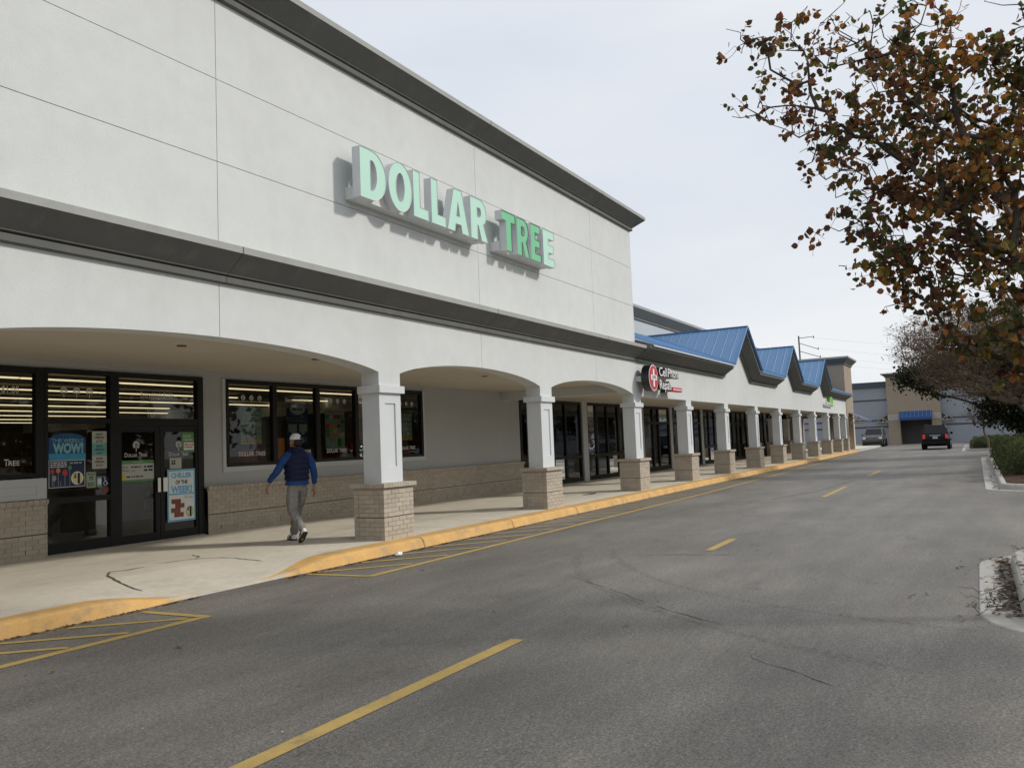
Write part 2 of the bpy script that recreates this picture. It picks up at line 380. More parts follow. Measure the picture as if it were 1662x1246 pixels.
# hatched no-parking strips along the kerb
stripe('hatch_border', [(-2, 7.03), (6.2, 7.0)], .115, 'line_yellow', road)
stripe('hatch_end', [(6.15, 7.0), (6.12, 7.9)], .10, 'line_yellow', road, .0055)
for x in (-1.6, -.8, 0, .8, 1.6, 2.4, 3.2, 4.0, 4.6, 5.28):
    stripe('hatch_line', [(x-.0, 7.93), (x+.74, 7.1)], .085, 'line_yellow', road, .005)
stripe('hatch_border', [(8.78, 6.98), (24, 6.95), (50, 7.3), (68, 7.75)], .115, 'line_yellow', road)
stripe('hatch_end', [(8.72, 7.95), (8.79, 7.0)], .10, 'line_yellow', road, .0055)
k = 0; x = 8.9
while x < 60:
    stripe('hatch_line', [(x, 7.95), (x+.98+.002*x, 7.1+.003*max(0, x-20))], .10, 'line_yellow' if x < 10.5 else 'line_yellow_faded', road, .005); x += .92

# sidewalk with the dropped kerb by the door
def dip(x):
    def sm(t): t = min(1, max(0, t)); return t*t*(3-2*t)
    return sm((x-5.7)/1.35)*(1-sm((x-8.15)/1.35))
def walk_z(x, y):
    g_ = min(1, max(0, (y-8.1)/1.5)); return .15-.146*dip(x)*(1-g_)
xs = list(np.arange(-14, 5, 1.))+list(np.arange(5, 10.2, .15))+list(np.arange(10.5, 92.1, 1.5)); ys = [8.1, 8.25, 8.45, 8.8, 9.2, 9.6, 10.5, 11.8, 13.1]
mb = MB(); vs = [(x, y if j else 8.2-.1*dip(x), walk_z(x, y)) for j, y in enumerate(ys) for x in xs]; n = len(xs)
mb.add(vs, [(j*n+i, j*n+i+1, (j+1)*n+i+1, (j+1)*n+i) for j in range(len(ys)-1) for i in range(n-1)])
mb.add([(x, 8.2-.1*dip(x), zz) for x in xs for zz in (walk_z(x, 8.1), -.03)], [(2*i, 2*i+1, 2*i+3, 2*i+2) for i in range(n-1)])
walk = struct(mb.build('sidewalk', 'concrete', smooth=False))
def kerb(name, x0, x1, step, matn, flare=None, yb=8.37):
    X = list(np.arange(x0, x1, step))+[x1]; mb = MB(); vs = []
    for x in X:
        zt = walk_z(x, 8.1); h = max(0, zt)
        t = zt/.15; back = 8.14+(yb-8.14)*min(1, .25+.75*t)
        f = [(back, walk_z(x, back)+.004), (8.19-.02*t, zt+.006), (8.145-.02*t, zt*.93+.004), (8.12-.02*t, zt*.78+.003), (8.10-.05*t, -.02)]
        vs += [(x, y, z) for y, z in f]
    m_ = 5
    mb.add(vs, [(i*m_+j, i*m_+j+1, (i+1)*m_+j+1, (i+1)*m_+j) for i in range(len(X)-1) for j in range(m_-1)])
    mb.add([vs[i] for i in range(5)]+[vs[-5+i] for i in range(5)], [(0,1,2,3,4), (9,8,7,6,5)])
    return mb.build(name, matn, walk, smooth=False)
kerb('kerb', -14, 7.08, .12, 'kerb_yellow')
kerb('kerb', 8.1, 69.5, .12, 'kerb_yellow', yb=8.46)
for x in np.arange(11.6, 68, 3.05):
    zt = walk_z(x, 8.1); mb = MB(); f = [(8.45, .1565), (8.168, .1585), (8.122, .1455), (8.097, .122), (8.045, 0)]
    mb.add([(x+dx, y-.002, z) for dx in (0, .012) for y, z in f], [(i, i+1, i+6, i+5) for i in range(4)]); mb.build('kerb_joint', 'joint_dark', walk)
kerb('kerb', 69.55, 92, 1.5, 'concrete_pale', yb=8.46)
# filler strips of old asphalt and dirt at the foot of the kerb
def ribbon(name, pts, wd, matn, parent, zf, jit=.3):
    mb = MB(); vs = []
    for i, (x, y) in enumerate(pts):
        a = pts[max(0, i-1)]; b = pts[min(len(pts)-1, i+1)]; d = Vector((b[0]-a[0], b[1]-a[1])).normalized(); ww = wd*random.uniform(1-jit, 1+jit)/2
        e = .35 if i in (0, len(pts)-1) else 1
        for s_ in (1, -1): vs.append((x-d.y*ww*s_*e, y+d.x*ww*s_*e, zf(x, y)))
    mb.add(vs, [(2*i+1, 2*i+3, 2*i+2, 2*i) for i in range(len(pts)-1)]); return mb.build(name, matn, parent)
def wig(pts, n=6, j=.03):
    out = []
    for a, b in zip(pts[:-1], pts[1:]):
        for i in range(n): t = i/n; out.append((a[0]+(b[0]-a[0])*t+random.uniform(-j, j), a[1]+(b[1]-a[1])*t+random.uniform(-j, j)))
    return out+[pts[-1]]
wz = lambda x, y: walk_z(x, y)+.004
ribbon('crack', wig([(7.85, 10.1), (7.54, 10.08), (7.39, 10.18), (7.15, 9.92), (6.95, 9.5), (6.82, 9.1), (6.75, 8.72)], 4, .012), .03, 'crack_seal', walk, wz, .6)
ribbon('crack', wig([(8.1, 10.2), (8.64, 10.09), (8.85, 9.8), (8.9, 9.4), (8.89, 8.95)], 5, .015), .022, 'crack_seal', walk, wz)
ribbon('crack', wig([(9.0, 10.5), (8.86, 10.2), (8.70, 10.07)], 4, .01), .03, 'crack_seal', walk, wz)
for xj in (3.2, 14.6, 20.6, 26, 31, 36.2, 41.3, 46.5, 51.9, 57):
    ribbon('crack', [(xj, 8.5), (xj, 10), (xj, 11.5), (xj, 12.95)], .014, 'crack_seal', walk, wz, .1)
ribbon('crack', [(10.2, 9.95), (14, 9.95), (20, 9.95), (30, 9.95), (45, 9.95)], .012, 'crack_seal', walk, wz, .1)
M('stain_dark', (.20, .18, .15), .9, .15, 5)
for cx, cy, rx, ry in ((21.9, 9.6, .5, .13),):
    mb = MB(); pts = [(cx+rx*math.cos(t)*random.uniform(.6, 1.2), cy+ry*math.sin(t)*random.uniform(.6, 1.3), .1535) for t in np.linspace(0, 2*math.pi, 18)[:-1]]
    mb.add(pts, [tuple(range(17))]); mb.build('stain', 'crack_seal', walk)
# long hairline cracks and tyre scuffs in the asphalt
M('asphalt_crack', (.075, .07, .066), .9, .2, 9)
rz = lambda x, y: .003
for pts, wd in (([(9.6, 4.6), (8.8, 3.7), (8.0, 2.9), (7.3, 2.0), (6.7, 1.3)], .008), ([(6.4, 1.6), (5.8, .9), (5.2, .4)], .007), ([(4.6, .75), (4.9, .2), (5.1, -.3)], .007), ([(21.5, 4.6), (25, 3.9), (30, 3.6)], .03), ([(11.5, 1.5), (11.7, 3.0), (11.4, 4.4)], .02)):
    for a in range(len(pts)-1):
        if random.random() < .7: ribbon('crack', wig(pts[a:a+2], 8, .025), wd, 'asphalt_crack', road, rz, .6)
# faint rubber marks where cars swing in and out of the aisle
def curve_pts(p0, p1, p2, n=26): return [tuple((1-t)**2*a+2*t*(1-t)*b+t*t*c for a, b, c in zip(p0, p1, p2)) for t in np.linspace(0, 1, n)]
for off in (0, 1.45):
    ribbon('tyre_mark', curve_pts((11.5+off*.3, 5.2-off*.2), (8.0+off*.2, 4.2-off*.6), (6.3+off, .4-off*.2)), .11, 'tyre_rubber', road, lambda x, y: .0022, .35)
for _ in range(34):                        # oil drips
    cx, cy = random.uniform(3, 30), random.choice((2.0, 4.7, 5.2, 1.6))+random.gauss(0, .35); r = random.uniform(.03, .11)
    mb = MB(); pts = [(cx+r*1.5*math.cos(t)*random.uniform(.6, 1.2), cy+r*math.sin(t)*random.uniform(.6, 1.2), .0026) for t in np.linspace(0, 2*math.pi, 12)[:-1]]
    mb.add(pts, [tuple(range(11))]); mb.build('oil_drip', 'tyre_rubber', road)
# planted islands
def rr(x0, x1, y0, y1, r, k=8):
    out = []
    for cx, cy, a in ((x1-r, y1-r, 0), (x0+r, y1-r, 90), (x0+r, y0+r, 180), (x1-r, y0+r, 270)):
        for i in range(k+1): t = R_(a+90*i/k); out.append((cx+r*math.cos(t), cy+r*math.sin(t)))
    return out
def island(x0, x1, y0, y1, r, label):
    e = bpy.data.objects.new('traffic_island', None); COL.objects.link(e); e.location = (x0, y1, 0); e['kind'] = 'structure'
    def ring(name, prof, matn):
        mb = MB(); vs = []; n = 0
        for ins, z in prof:
            o = rr(x0+ins, x1-ins, y0+ins, y1-ins, max(.05, r-ins)); n = len(o)
            vs += [(x, y, z+random.uniform(-.002, .002)) for x, y in o]
        mb.add(vs, [(j*n+i, j*n+(i+1) % n, (j+1)*n+(i+1) % n, (j+1)*n+i) for j in range(len(prof)-1) for i in range(n)])
        return mb.build(name, matn, e, smooth=False)
    ring('gutter', [(0, -.01), (.02, .012), (.33, .006), (.34, 0)], 'concrete_pale')
    ring('kerb', [(.33, -.01), (.345, .10), (.36, .135), (.39, .15), (.48, .15), (.50, .12)], 'concrete_pale')
    mb = MB(); o = rr(x0+.495, x1-.495, y0+.495, y1-.495, max(.05, r-.495))
    c = ((x0+x1)/2, (y0+y1)/2); n = len(o)
    vs = [(x, y, .13) for x, y in o]+[(c[0]+(x-c[0])*.8, c[1]+(y-c[1])*.8, .17) for x, y in o]
    mb.add(vs, [(i, (i+1) % n, (i+1) % n+n, i+n) for i in range(n)]+[tuple(range(n, 2*n))])
    mb.build('mulch_bed', 'mulch', e)
    return e
island(7.35, 12.5, -5.6, .10, 1.15, '')
island(23.9, 50.5, -5.6, -.08, 1.1, '')
island(62, 84, -5.6, 1.0, 1.1, '')

# ------------------------------------------------------------------ shared building pieces
YF, YB, YW = 8.62, 8.98, 13.0          # facade front, facade back, shop wall
PROF = [(0, .0), (.07, .012), (.07, .09), (.025, .10), (.10, .115), (.10, .125), (.38, .355), (.38, .445), (.30, .46), (-.1, .46)]
def cornice_plan(name, path, z, parent, prof=PROF, seams=()):
    """cornice along a plan path whose outward side is the right-hand side of travel"""
    pts = [Vector(p) for p in path]; n = len(pts); offs = []
    for i in range(n):
        d0 = (pts[i]-pts[i-1]).normalized() if i else (pts[1]-pts[0]).normalized()
        d1 = (pts[i+1]-pts[i]).normalized() if i < n-1 else d0
        n0 = Vector((d0.y, -d0.x)); n1 = Vector((d1.y, -d1.x)); b = (n0+n1); b = b/(b.dot(n0))
        offs.append(b)
    caps = (5, 6, 7)
    body, cap = MB(), MB(); m_ = len(prof)
    vs = [(pts[i].x+offs[i].x*o, pts[i].y+offs[i].y*o, z+h) for i in range(n) for o, h in prof]
    for lst, rngj in ((body, range(0, 6)), (cap, range(6, m_-1))):
        lst.add(vs, [(i*m_+j, (i+1)*m_+j, (i+1)*m_+j+1, i*m_+j+1) for i in range(n-1) for j in rngj])
    o = body.build(name, 'cornice_dark', parent); cap.build('cornice_cap', 'cornice_cap', o)
    return o
def cornice_zig(name, path, y, parent, prof=PROF):
    pts = [Vector(p) for p in path]; n = len(pts); offs = []
    for i in range(n):
        d0 = (pts[i]-pts[i-1]).normalized() if i else (pts[1]-pts[0]).normalized()
        d1 = (pts[i+1]-pts[i]).normalized() if i < n-1 else d0
        n0 = Vector((-d0.y, d0.x)); n1 = Vector((-d1.y, d1.x)); b = n0+n1; b = b/(b.dot(n0)); offs.append(b)
    body, cap = MB(), MB(); m_ = len(prof)
    vs = [(pts[i].x+offs[i].x*h, y-o, pts[i].y+offs[i].y*h) for i in range(n) for o, h in prof]
    for lst, rngj in ((body, range(0, 6)), (cap, range(6, m_-1))):
        lst.add(vs, [(i*m_+j, (i+1)*m_+j, (i+1)*m_+j+1, i*m_+j+1) for i in range(n-1) for j in rngj])
    body.add([vs[j] for j in range(m_)], [tuple(range(m_))]); body.add([vs[(n-1)*m_+j] for j in range(m_)], [tuple(range(m_-1, -1, -1))])
    o = body.build(name, 'cornice_dark', parent); cap.build('cornice_cap', 'cornice_cap', o)
    return o
# bricks: one unit brick scaled per copy
bu = MB(); bu.box((-.5, -.5, -.5), (.5, .5, .5)); _b = bu.build('brick', 'brick'); BRICK = _b.data; bpy.data.objects.remove(_b)
def brick_obj(c, s, parent):
    o = link('brick', BRICK, parent); o.location = c; o.scale = s; return o
def brick_run(x0, x1, L_, joint, shift):
    out = []; x = x0-(L_/2 if shift else 0)
    while x < x1-1e-4:
        a, b = max(x, x0), min(x+L_, x1)
        if b-a > .03: out.append((a+(joint/2 if a > x0 else 0), b-(joint/2 if b < x1 else 0)))
        x += L_
    return out
def pedestal_bricks(cx, yf, wd, dp, z0):
    """list of (side, centre, size)"""
    out = []; th = .09; x0, x1 = cx-wd/2, cx+wd/2; y0, y1 = yf, yf+dp; J = .009; H = .0735
    courses = [(z0+i*H, H-J, 0) for i in range(5)]+[(z0+.375+i*H, H-J, 0) for i in range(6)]
    courses += [(z0+.375+6*H+.002, .03, -.012)]
    for i, (z, h, ins) in enumerate(courses):
        sh = i % 2; zc = z+h/2
        jx = lambda: random.uniform(-.002, .002)
        for a, b in brick_run(x0-ins, x1+ins, wd/4, J, sh): out.append(('front', ((a+b)/2, y0-ins+th/2+jx(), zc), (b-a, th, h))); out.append(('back', ((a+b)/2, y1+ins-th/2, zc), (b-a, th, h)))
        for a, b in brick_run(y0+th+J, y1-th-J, wd/4, J, 1-sh):
            out.append(('left', (x0-ins+th/2+jx(), (a+b)/2, zc), (th, b-a, h))); out.append(('right', (x1+ins-th/2, (a+b)/2, zc), (th, b-a, h)))
    zc = z0+.375+6*H+.034
    e = .045; n = 12
    for i in range(n):
        a = x0-e+(wd+2*e)*i/n; b = x0-e+(wd+2*e)*(i+1)/n
        for sd, yy in (('front', y0-e+.11), ('back', y1+e-.11)): out.append((sd, ((a+b)/2, yy, zc+.035), (b-a-.006, .22, .07+random.uniform(-.003, .003))))
    n = 4
    for i in range(n):
        ya, yb_ = y0-e+.226, y1+e-.226; a = ya+(yb_-ya)*i/n; b = ya+(yb_-ya)*(i+1)/n
        for sd, xx in (('left', x0-e+.11), ('right', x1+e-.11)): out.append((sd, (xx, (a+b)/2, zc+.035), (.22, b-a-.006, .07)))
    return out, zc+.07
def column(cx, parent, single=False, yf=YF, z0=.15):
    w2, dp = .295, .36
    ped_w, ped_d, ped_y = .82, .62, yf-.125
    br, ztop = pedestal_bricks(cx, ped_y, ped_w, ped_d, z0)
    # shaft with a sunk panel on the front face
    mb = MB(); a, b = cx-w2, cx+w2; zt, zb = 2.56, ztop-.01
    p0, p1, q0, q1 = cx-.145, cx+.145, 1.33, 2.39; d_ = .022
    y = yf
    mb.add([(a,y,zb),(b,y,zb),(b,y,zt),(a,y,zt),(p0,y,q0),(p1,y,q0),(p1,y,q1),(p0,y,q1),(p0,y+d_,q0),(p1,y+d_,q0),(p1,y+d_,q1),(p0,y+d_,q1)],
           [(0,1,5,4),(1,2,6,5),(2,3,7,6),(3,0,4,7),(4,5,9,8),(5,6,10,9),(6,7,11,10),(7,4,8,11),(8,9,10,11)])
    mb.add([(a,y,zb),(b,y,zb),(b,y+dp,zb),(a,y+dp,zb),(a,y,zt),(b,y,zt),(b,y+dp,zt),(a,y+dp,zt)], [(1,2,6,5),(2,3,7,6),(3,0,4,7),(0,1,2,3),(4,5,6,7)])
    col = mb.build('column', 'column_paint', parent)
    mb = MB(); e = .055; mb.box((a-e, y-e, 2.56), (b+e, y+dp+e, 2.685)); mb.build('collar', 'column_paint', col, bevel=.006)
    mb = MB(); x0, x1 = cx-ped_w/2, cx+ped_w/2; i_ = .008
    mb.box((x0+i_, ped_y+i_, z0-.16), (x1-i_, ped_y+ped_d-i_, z0+.36)); mb.box((x0+i_, ped_y+i_, z0+.3745), (x1-i_, ped_y+ped_d-i_, ztop-.02)); mb.box((x0+.03, ped_y+.03, z0+.35), (x1-.03, ped_y+ped_d-.03, z0+.38), 1)
    mb.box((x0-.02, ped_y-.02, ztop-.062), (x1+.02, ped_y+ped_d+.02, ztop-.006))
    mb.build('mortar_core', ['mortar', 'joint_dark'], col)
    rest = MB()
    for sd, c, s in br:
        if single and sd in ('front', 'left'): brick_obj(c, s, col)
        else: rest.box(tuple(c[i]-s[i]/2 for i in range(3)), tuple(c[i]+s[i]/2 for i in range(3)))
    o = rest.build('bricks', 'brick', col); o['kind'] = 'stuff'
    return col
def frame_bar(mb, x0, x1, z0, z1, y0=YW-.03, y1=YW+.08): mb.box((x0, y0, z0), (x1, y1, z1))
def glazing(name, xs, z0, z1, parent, rails=(), fw=.055, y0=YW-.03, y1=YW+.07, glass_y=YW+.02, sill=.1, mull=None):
    """framed shopfront: verticals at xs, rails at z; each light is its own pane"""
    mb = MB(); mull = mull or {}
    zz = [z0]+list(rails)+[z1]
    for i, x in enumerate(xs):
        hw = mull.get(i, fw)/2; mb.box((x-hw, y0, z0), (x+hw, y1, z1))
    for i in range(len(xs)-1):
        a = xs[i]+mull.get(i, fw)/2; b = xs[i+1]-mull.get(i+1, fw)/2
        for j, z in enumerate(zz):
            h = sill if j == 0 else fw
            lo = z if j == 0 else (z-h if j == len(zz)-1 else z-h/2)
            mb.box((a, y0+.004, lo), (b, y1-.004, lo+h))
    o = mb.build(name, 'metal_dark', parent)
    for i in range(len(xs)-1):
        a = xs[i]+mull.get(i, fw)/2-.01; b = xs[i+1]-mull.get(i+1, fw)/2+.01
        for j in range(len(zz)-1):
            lo = zz[j]+(sill if j == 0 else fw/2)-.01; hi = zz[j+1]-(fw if j == len(zz)-2 else fw/2)+.01
            p = MB(); p.add([(a, glass_y, lo), (b, glass_y, lo), (b, glass_y, hi), (a, glass_y, hi)], [(0,1,2,3)]); p.build('pane', 'glass', o)
    return o

# ------------------------------------------------------------------ the tall white store
store = empty('store_building', (11, YF, 0), 'tall white stucco store with arched walkway and dark cornices, nearest on the left', 'store')
COLS = [-9.0, -2.6, 4.24, 11.53, 17.46, 23.46]
def zarch(x):
    for a, b in zip(COLS[:-1], COLS[1:]):
        if a-.295 <= x <= b+.295:
            a2, b2 = a+.295, b-.295
            if x < a2 or x > b2: return 2.685
            t = (x-(a2+b2)/2)/((b2-a2)/2); return 2.905+.285*math.sqrt(max(0, 1-.9*t*t))-.285*math.sqrt(.1)+.075*(1-t*t)
    return 2.685
JX = [-9.3, -5.8, .82, 7.88, 14.62, 20.5, 23.5]
G = .005
for a, b in zip(JX[:-1], JX[1:]):
    xs = sorted(set([a+G, b-G]+[x for x in np.linspace(a, b, 41)[1:-1]]))
    pts = [(a+G, zarch(a+G))]
    for c in COLS:
        for e in (-.295, .295):
            if a+G < c+e < b-G: xs += [c+e-1e-4, c+e+1e-4]
    xs = sorted(xs); poly = [(x, zarch(x)) for x in xs]+[(b-G, 3.92), (a+G, 3.92)]
    p = MB(); p.prism_y(poly, YF, YB); p.build('arcade_panel', 'stucco', store)
    for z0, z1 in ((4.2, 5.53), (5.53, 6.66), (6.66, 7.82)):
        p = MB(); p.box((a+G, YF, z0+G), (b-G, YF+.30, z1-G)); p.build('wall_panel', 'stucco', store)
mb = MB(); mb.box((-9.3, YF+.02, 3.4), (23.49, YF+.28, 8.15)); mb.build('backing_wall', 'cornice_cap', store)
cornice_plan('lower_cornice', [(-9.4, YF), (0.3, YF), (8.62, YF), (15.4, YF), (23.5, YF), (23.5, YF+.1)], 3.888, store)
cornice_plan('upper_cornice', [(-9.4, YF), (8, YF), (14.7, YF), (23.5, YF), (23.5, 30)], 7.762, store)
for zc, xsj in ((3.888, (7.95, 14.7, 20.5)), (7.762, (7.95, 14.7, 20.6))):       # joints across the cornices
    for x in xsj:
        mb = MB(); q = [(o+.004, h) for o, h in PROF[:8]]
        mb.add([(x-.006+dx, YF-o, zc+h) for dx in (0, .012) for o, h in q], [(j, j+8, j+9, j+1) for j in range(7)]); mb.build('cornice_joint', 'joint_dark', store)
mb = MB(); mb.box((23.2, YB, 3.0), (23.5, 38.4, 8.0)); mb.build('end_wall', 'stucco', store)
mb = MB(); mb.box((-9.3, YB, 7.7), (23.2, 38.4, 7.9)); mb.build('roof', 'far_grey', store)
for i, cx in enumerate(COLS): column(cx, store, single=(3 <= i <= 5))
mb = MB(); mb.box((-9.3, YB, 3.27), (23.6, YW-.001, 3.36)); sof = mb.build('soffit', 'soffit_paint', store)
for x in (5.6, 8.6, 11.5, 14.5, 17.4, 20.4):
    for y in (10.2,):
        p = MB(); p.prism_z([(x+.07*math.cos(t), y+.07*math.sin(t)) for t in np.linspace(0, 2*math.pi, 15)[:-1]], 3.252, 3.27); p.build('soffit_light', 'brown_recess', sof)
# shop wall behind the arcade
mb = MB(); T = YW+.2
for x0, x1, z0, z1 in ((-9.3, 3.6, .1, 3.27), (3.6, 8.22, .1, 1.36), (3.6, 24.3, 3.14, 3.27), (8.22, 8.262, .1, 3.14), (11.42, 11.93, .1, 3.14), (11.93, 18.83, .1, 1.36), (18.83, 24.3, .1, 3.14)):
    mb.box((x0, YW, z0), (x1, T, z1))
mb.build('shop_wall', 'stucco_grey', store)
def trim_frame(x0, x1, z0, z1, t=.10, d=.03):
    mb = MB(); y0, y1 = YW-d, YW-.001
    mb.box((x0-t, y0, z0-t), (x0, y1, z1)); mb.box((x1, y0, z0-t), (x1+t, y1, z1)); mb.box((x0, y0+.001, z0-t), (x1, y1, z0))
    return mb.build('window_trim', 'trim_grey', store)
trim_frame(12.0, 18.77, 1.40, 3.14)
win = glazing('shop_window', [12.02, 13.325, 14.665, 16.03, 17.4, 18.75], 1.40, 3.135, store, fw=.085, sill=.07, mull={1: .12, 2: .13, 3: .12, 4: .12})
win0 = glazing('shop_window', [4.2, 5.55, 6.9, 8.2], 1.40, 3.135, store, fw=.10, sill=.07, mull={3: .16})
mb = MB(); mb.box((3.6, YW-.10, 1.06), (8.255, YW-.001, 1.385)); o = mb.build('window_ledge', 'trim_grey', store)
for a, b in ((5.0, 8.08),):
    p = MB(); p.box((a, YW-.1035, 1.13), (b, YW-.0995, 1.14)); p.box((a, YW-.1035, 1.26), (b, YW-.0995, 1.27)); p.box((b, YW-.1035, 1.13), (b+.01, YW-.0995, 1.27)); p.build('groove', 'stucco_grey', o)
# brick wainscot
def wainscot(x0, x1):
    L_, J, H = .21, .009, .0735; yb = YW-.11
    core = MB(); core.box((x0, yb+.006, .1), (x1, YW-.001, .505)); core.box((x0, yb+.006, .523), (x1, YW-.001, .94)); core.box((x0, yb+.03, .5), (x1, YW-.001, 1.02), 1)
    o = core.build('wainscot', ['mortar', 'joint_dark'], store)
    mb = MB()
    for i in range(11):
        z = .15+i*H+(.012 if i >= 5 else 0)
        if i >= 5: z += 0
        for a, b in brick_run(x0, x1, L_, J, i % 2): q = random.uniform(-.0025, .0025); mb.box((a, yb+q, z), (b, yb+.09, z+H-J))
    for a, b in brick_run(x0, x1, .105, .008, 0): mb.box((a, yb-.035, .985), (b, YW-.002, 1.05+random.uniform(-.003, .003)))
    mb.box((x0, yb-.012, .966), (x1, yb+.06, .984))
    q = mb.build('bricks', 'brick', o); q['kind'] = 'stuff'
    wv = MB()
    for x in np.arange(x0+.3, x1, .8): wv.box((x, yb-.0035, .235), (x+.012, yb-.0015, .30))
    q = wv.build('weep_slots', 'joint_dark', o); q['kind'] = 'stuff'
wainscot(3.6, 8.26); wainscot(11.44, 24.3)
# entrance: sidelight, two leaves and transoms
ent = MB(); y0, y1 = YW-.035, YW+.09
for x0, x1, z0, z1 in ((8.262, 8.32, .15, 3.14), (9.43, 9.60, .15, 3.14), (11.29, 11.42, .15, 3.14)): ent.box((x0, y0, z0), (x1, y1, z1))
for x0, x1, z0, z1 in ((8.32, 9.43, 3.06, 3.14), (9.60, 11.29, 3.06, 3.14), (8.32, 9.43, 2.25, 2.33), (9.60, 11.29, 2.21, 2.34), (8.32, 9.43, .15, .34), (8.32, 9.43, .96, 1.05)): ent.box((x0, y0+.005, z0), (x1, y1-.005, z1))
ent = ent.build('entrance_frame', 'metal_dark', store)
for x0, x1, z0, z1 in ((8.31, 9.44, 2.32, 3.07), (9.59, 11.3, 2.33, 3.07), (8.31, 9.44, 1.04, 2.26), (8.31, 9.44, .33, .97)):
    p = MB(); p.add([(x0, YW+.02, z0), (x1, YW+.02, z0), (x1, YW+.02, z1), (x0, YW+.02, z1)], [(0,1,2,3)]); p.build('pane', 'glass', ent)
for x0, x1, hx in ((9.605, 10.435, 1), (10.445, 11.285, 0)):
    mb = MB(); y0, y1 = YW-.02, YW+.05
    s0, s1 = (.05, .10) if hx else (.09, .05)
    mb.box((x0, y0, .17), (x0+s0, y1, 2.205)); mb.box((x1-s1, y0, .17), (x1, y1, 2.205)); mb.box((x0+s0, y0+.004, .17), (x1-s1, y1-.004, .31)); mb.box((x0+s0, y0+.004, 2.10), (x1-s1, y1-.004, 2.205))
    d = mb.build('door_leaf', 'metal_dark', store)
    p = MB(); p.add([(x0+s0-.01, YW+.012, .3), (x1-s1+.01, YW+.012, .3), (x1-s1+.01, YW+.012, 2.11), (x0+s0-.01, YW+.012, 2.11)], [(0,1,2,3)]); p.build('pane', 'glass', d)
    h0, h1 = ((10.36, 10.425) if hx else (10.475, 10.575))
    p = MB(); p.box((h0, YW-.055, 1.02), (h1, YW-.045, 1.275)); p.box((h0+.01, YW-.046, 1.03), (h0+.03, YW-.02, 1.05)); p.box((h0+.01, YW-.046, 1.24), (h0+.03, YW-.02, 1.26)); p.build('pull_handle', 'steel', d, bevel=.003)
mb = MB(); mb.box((8.27, YW-.06, .145), (11.41, YW+.1, .168)); mb.build('threshold', 'metal_grey', store)
# the shop inside
mb = MB()
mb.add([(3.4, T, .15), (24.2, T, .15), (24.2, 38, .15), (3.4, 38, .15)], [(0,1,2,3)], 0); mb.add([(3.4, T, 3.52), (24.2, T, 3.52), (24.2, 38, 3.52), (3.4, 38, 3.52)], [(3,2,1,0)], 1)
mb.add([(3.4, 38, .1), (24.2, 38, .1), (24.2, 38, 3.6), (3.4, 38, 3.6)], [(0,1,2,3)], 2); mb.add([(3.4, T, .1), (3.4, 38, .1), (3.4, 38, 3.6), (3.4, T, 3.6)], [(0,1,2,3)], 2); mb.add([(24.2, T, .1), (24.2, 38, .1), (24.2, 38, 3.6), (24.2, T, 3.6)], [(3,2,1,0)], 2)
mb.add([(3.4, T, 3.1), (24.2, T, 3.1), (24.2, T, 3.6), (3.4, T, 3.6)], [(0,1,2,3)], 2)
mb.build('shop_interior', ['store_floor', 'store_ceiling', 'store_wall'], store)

# ------------------------------------------------------------------ the low strip with blue gables
strip = empty('shop_row_building', (46, YF, 0), 'low white shop row with blue standing-seam gables beyond the tall store', 'shop row')
SC_COLS = [28.5, 33.5, 38.75, 43.93, 49.35, 54.5, 59.8, 64.8, 68.35]
GB = [(33.09, 35.46, 37.83), (43.06, 45.5, 47.95), (53.35, 55.87, 58.35)]
E0, PK = 4.34, 6.06
base = [(23.62, E0)]
for a, p_, b in GB: base += [(a, E0), (p_, PK), (b, E0)]
base += [(68.9, E0)]
bot = [(x+0, z) for x, z in base]
# wall behind the zigzag
def offs_path(path, d):
    out = []
    pts = [Vector(q) for q in path]
    for i in range(len(pts)):
        d0 = (pts[i]-pts[i-1]).normalized() if i else (pts[1]-pts[0]).normalized(); d1 = (pts[i+1]-pts[i]).normalized() if i < len(pts)-1 else d0
        n0 = Vector((-d0.y, d0.x)); n1 = Vector((-d1.y, d1.x)); b = n0+n1; b = b/b.dot(n0); q = pts[i]+b*d; out.append((q.x, q.y))
    return out
low = offs_path(base, -.455)
YS = YF+.004
top = offs_path(base, -.30)
xs = [23.505]
poly = [(23.505, 2.685)]
for c in [23.46]+SC_COLS:
    a, b = c-.295, c+.295
    if a > 23.6: poly += [(a, 2.885), (a, 2.685)]
    poly += [(b, 2.685), (b, 2.885)] if c < 68 else [(68.9, 2.685)]
poly = [q for q in poly]
poly += [(68.9, top[-1][1])]+[q for q in reversed(top[1:-1])]+[(23.505, top[0][1])]
p = MB(); p.prism_y(poly, YS, YB); p.build('facade_wall', 'stucco', strip)
cornice_zig('eaves_cornice', [(23.46, low[0][1])]+low[1:], YS, strip, [(o*1.3, h) for o, h in PROF])
mb = MB(); mb.box((68.55, YB, 2.9), (68.9, 13.2, 4.35)); mb.build('end_wall', 'stucco', strip)
for c in SC_COLS: column(c, strip)
for c in (55.2, 60.4, 65.6): column(c, strip, yf=12.3)
mb = MB(); mb.box((23.6, YB, 3.10), (68.8, YW-.001, 3.18)); sof = mb.build('soffit', 'soffit_paint', strip)
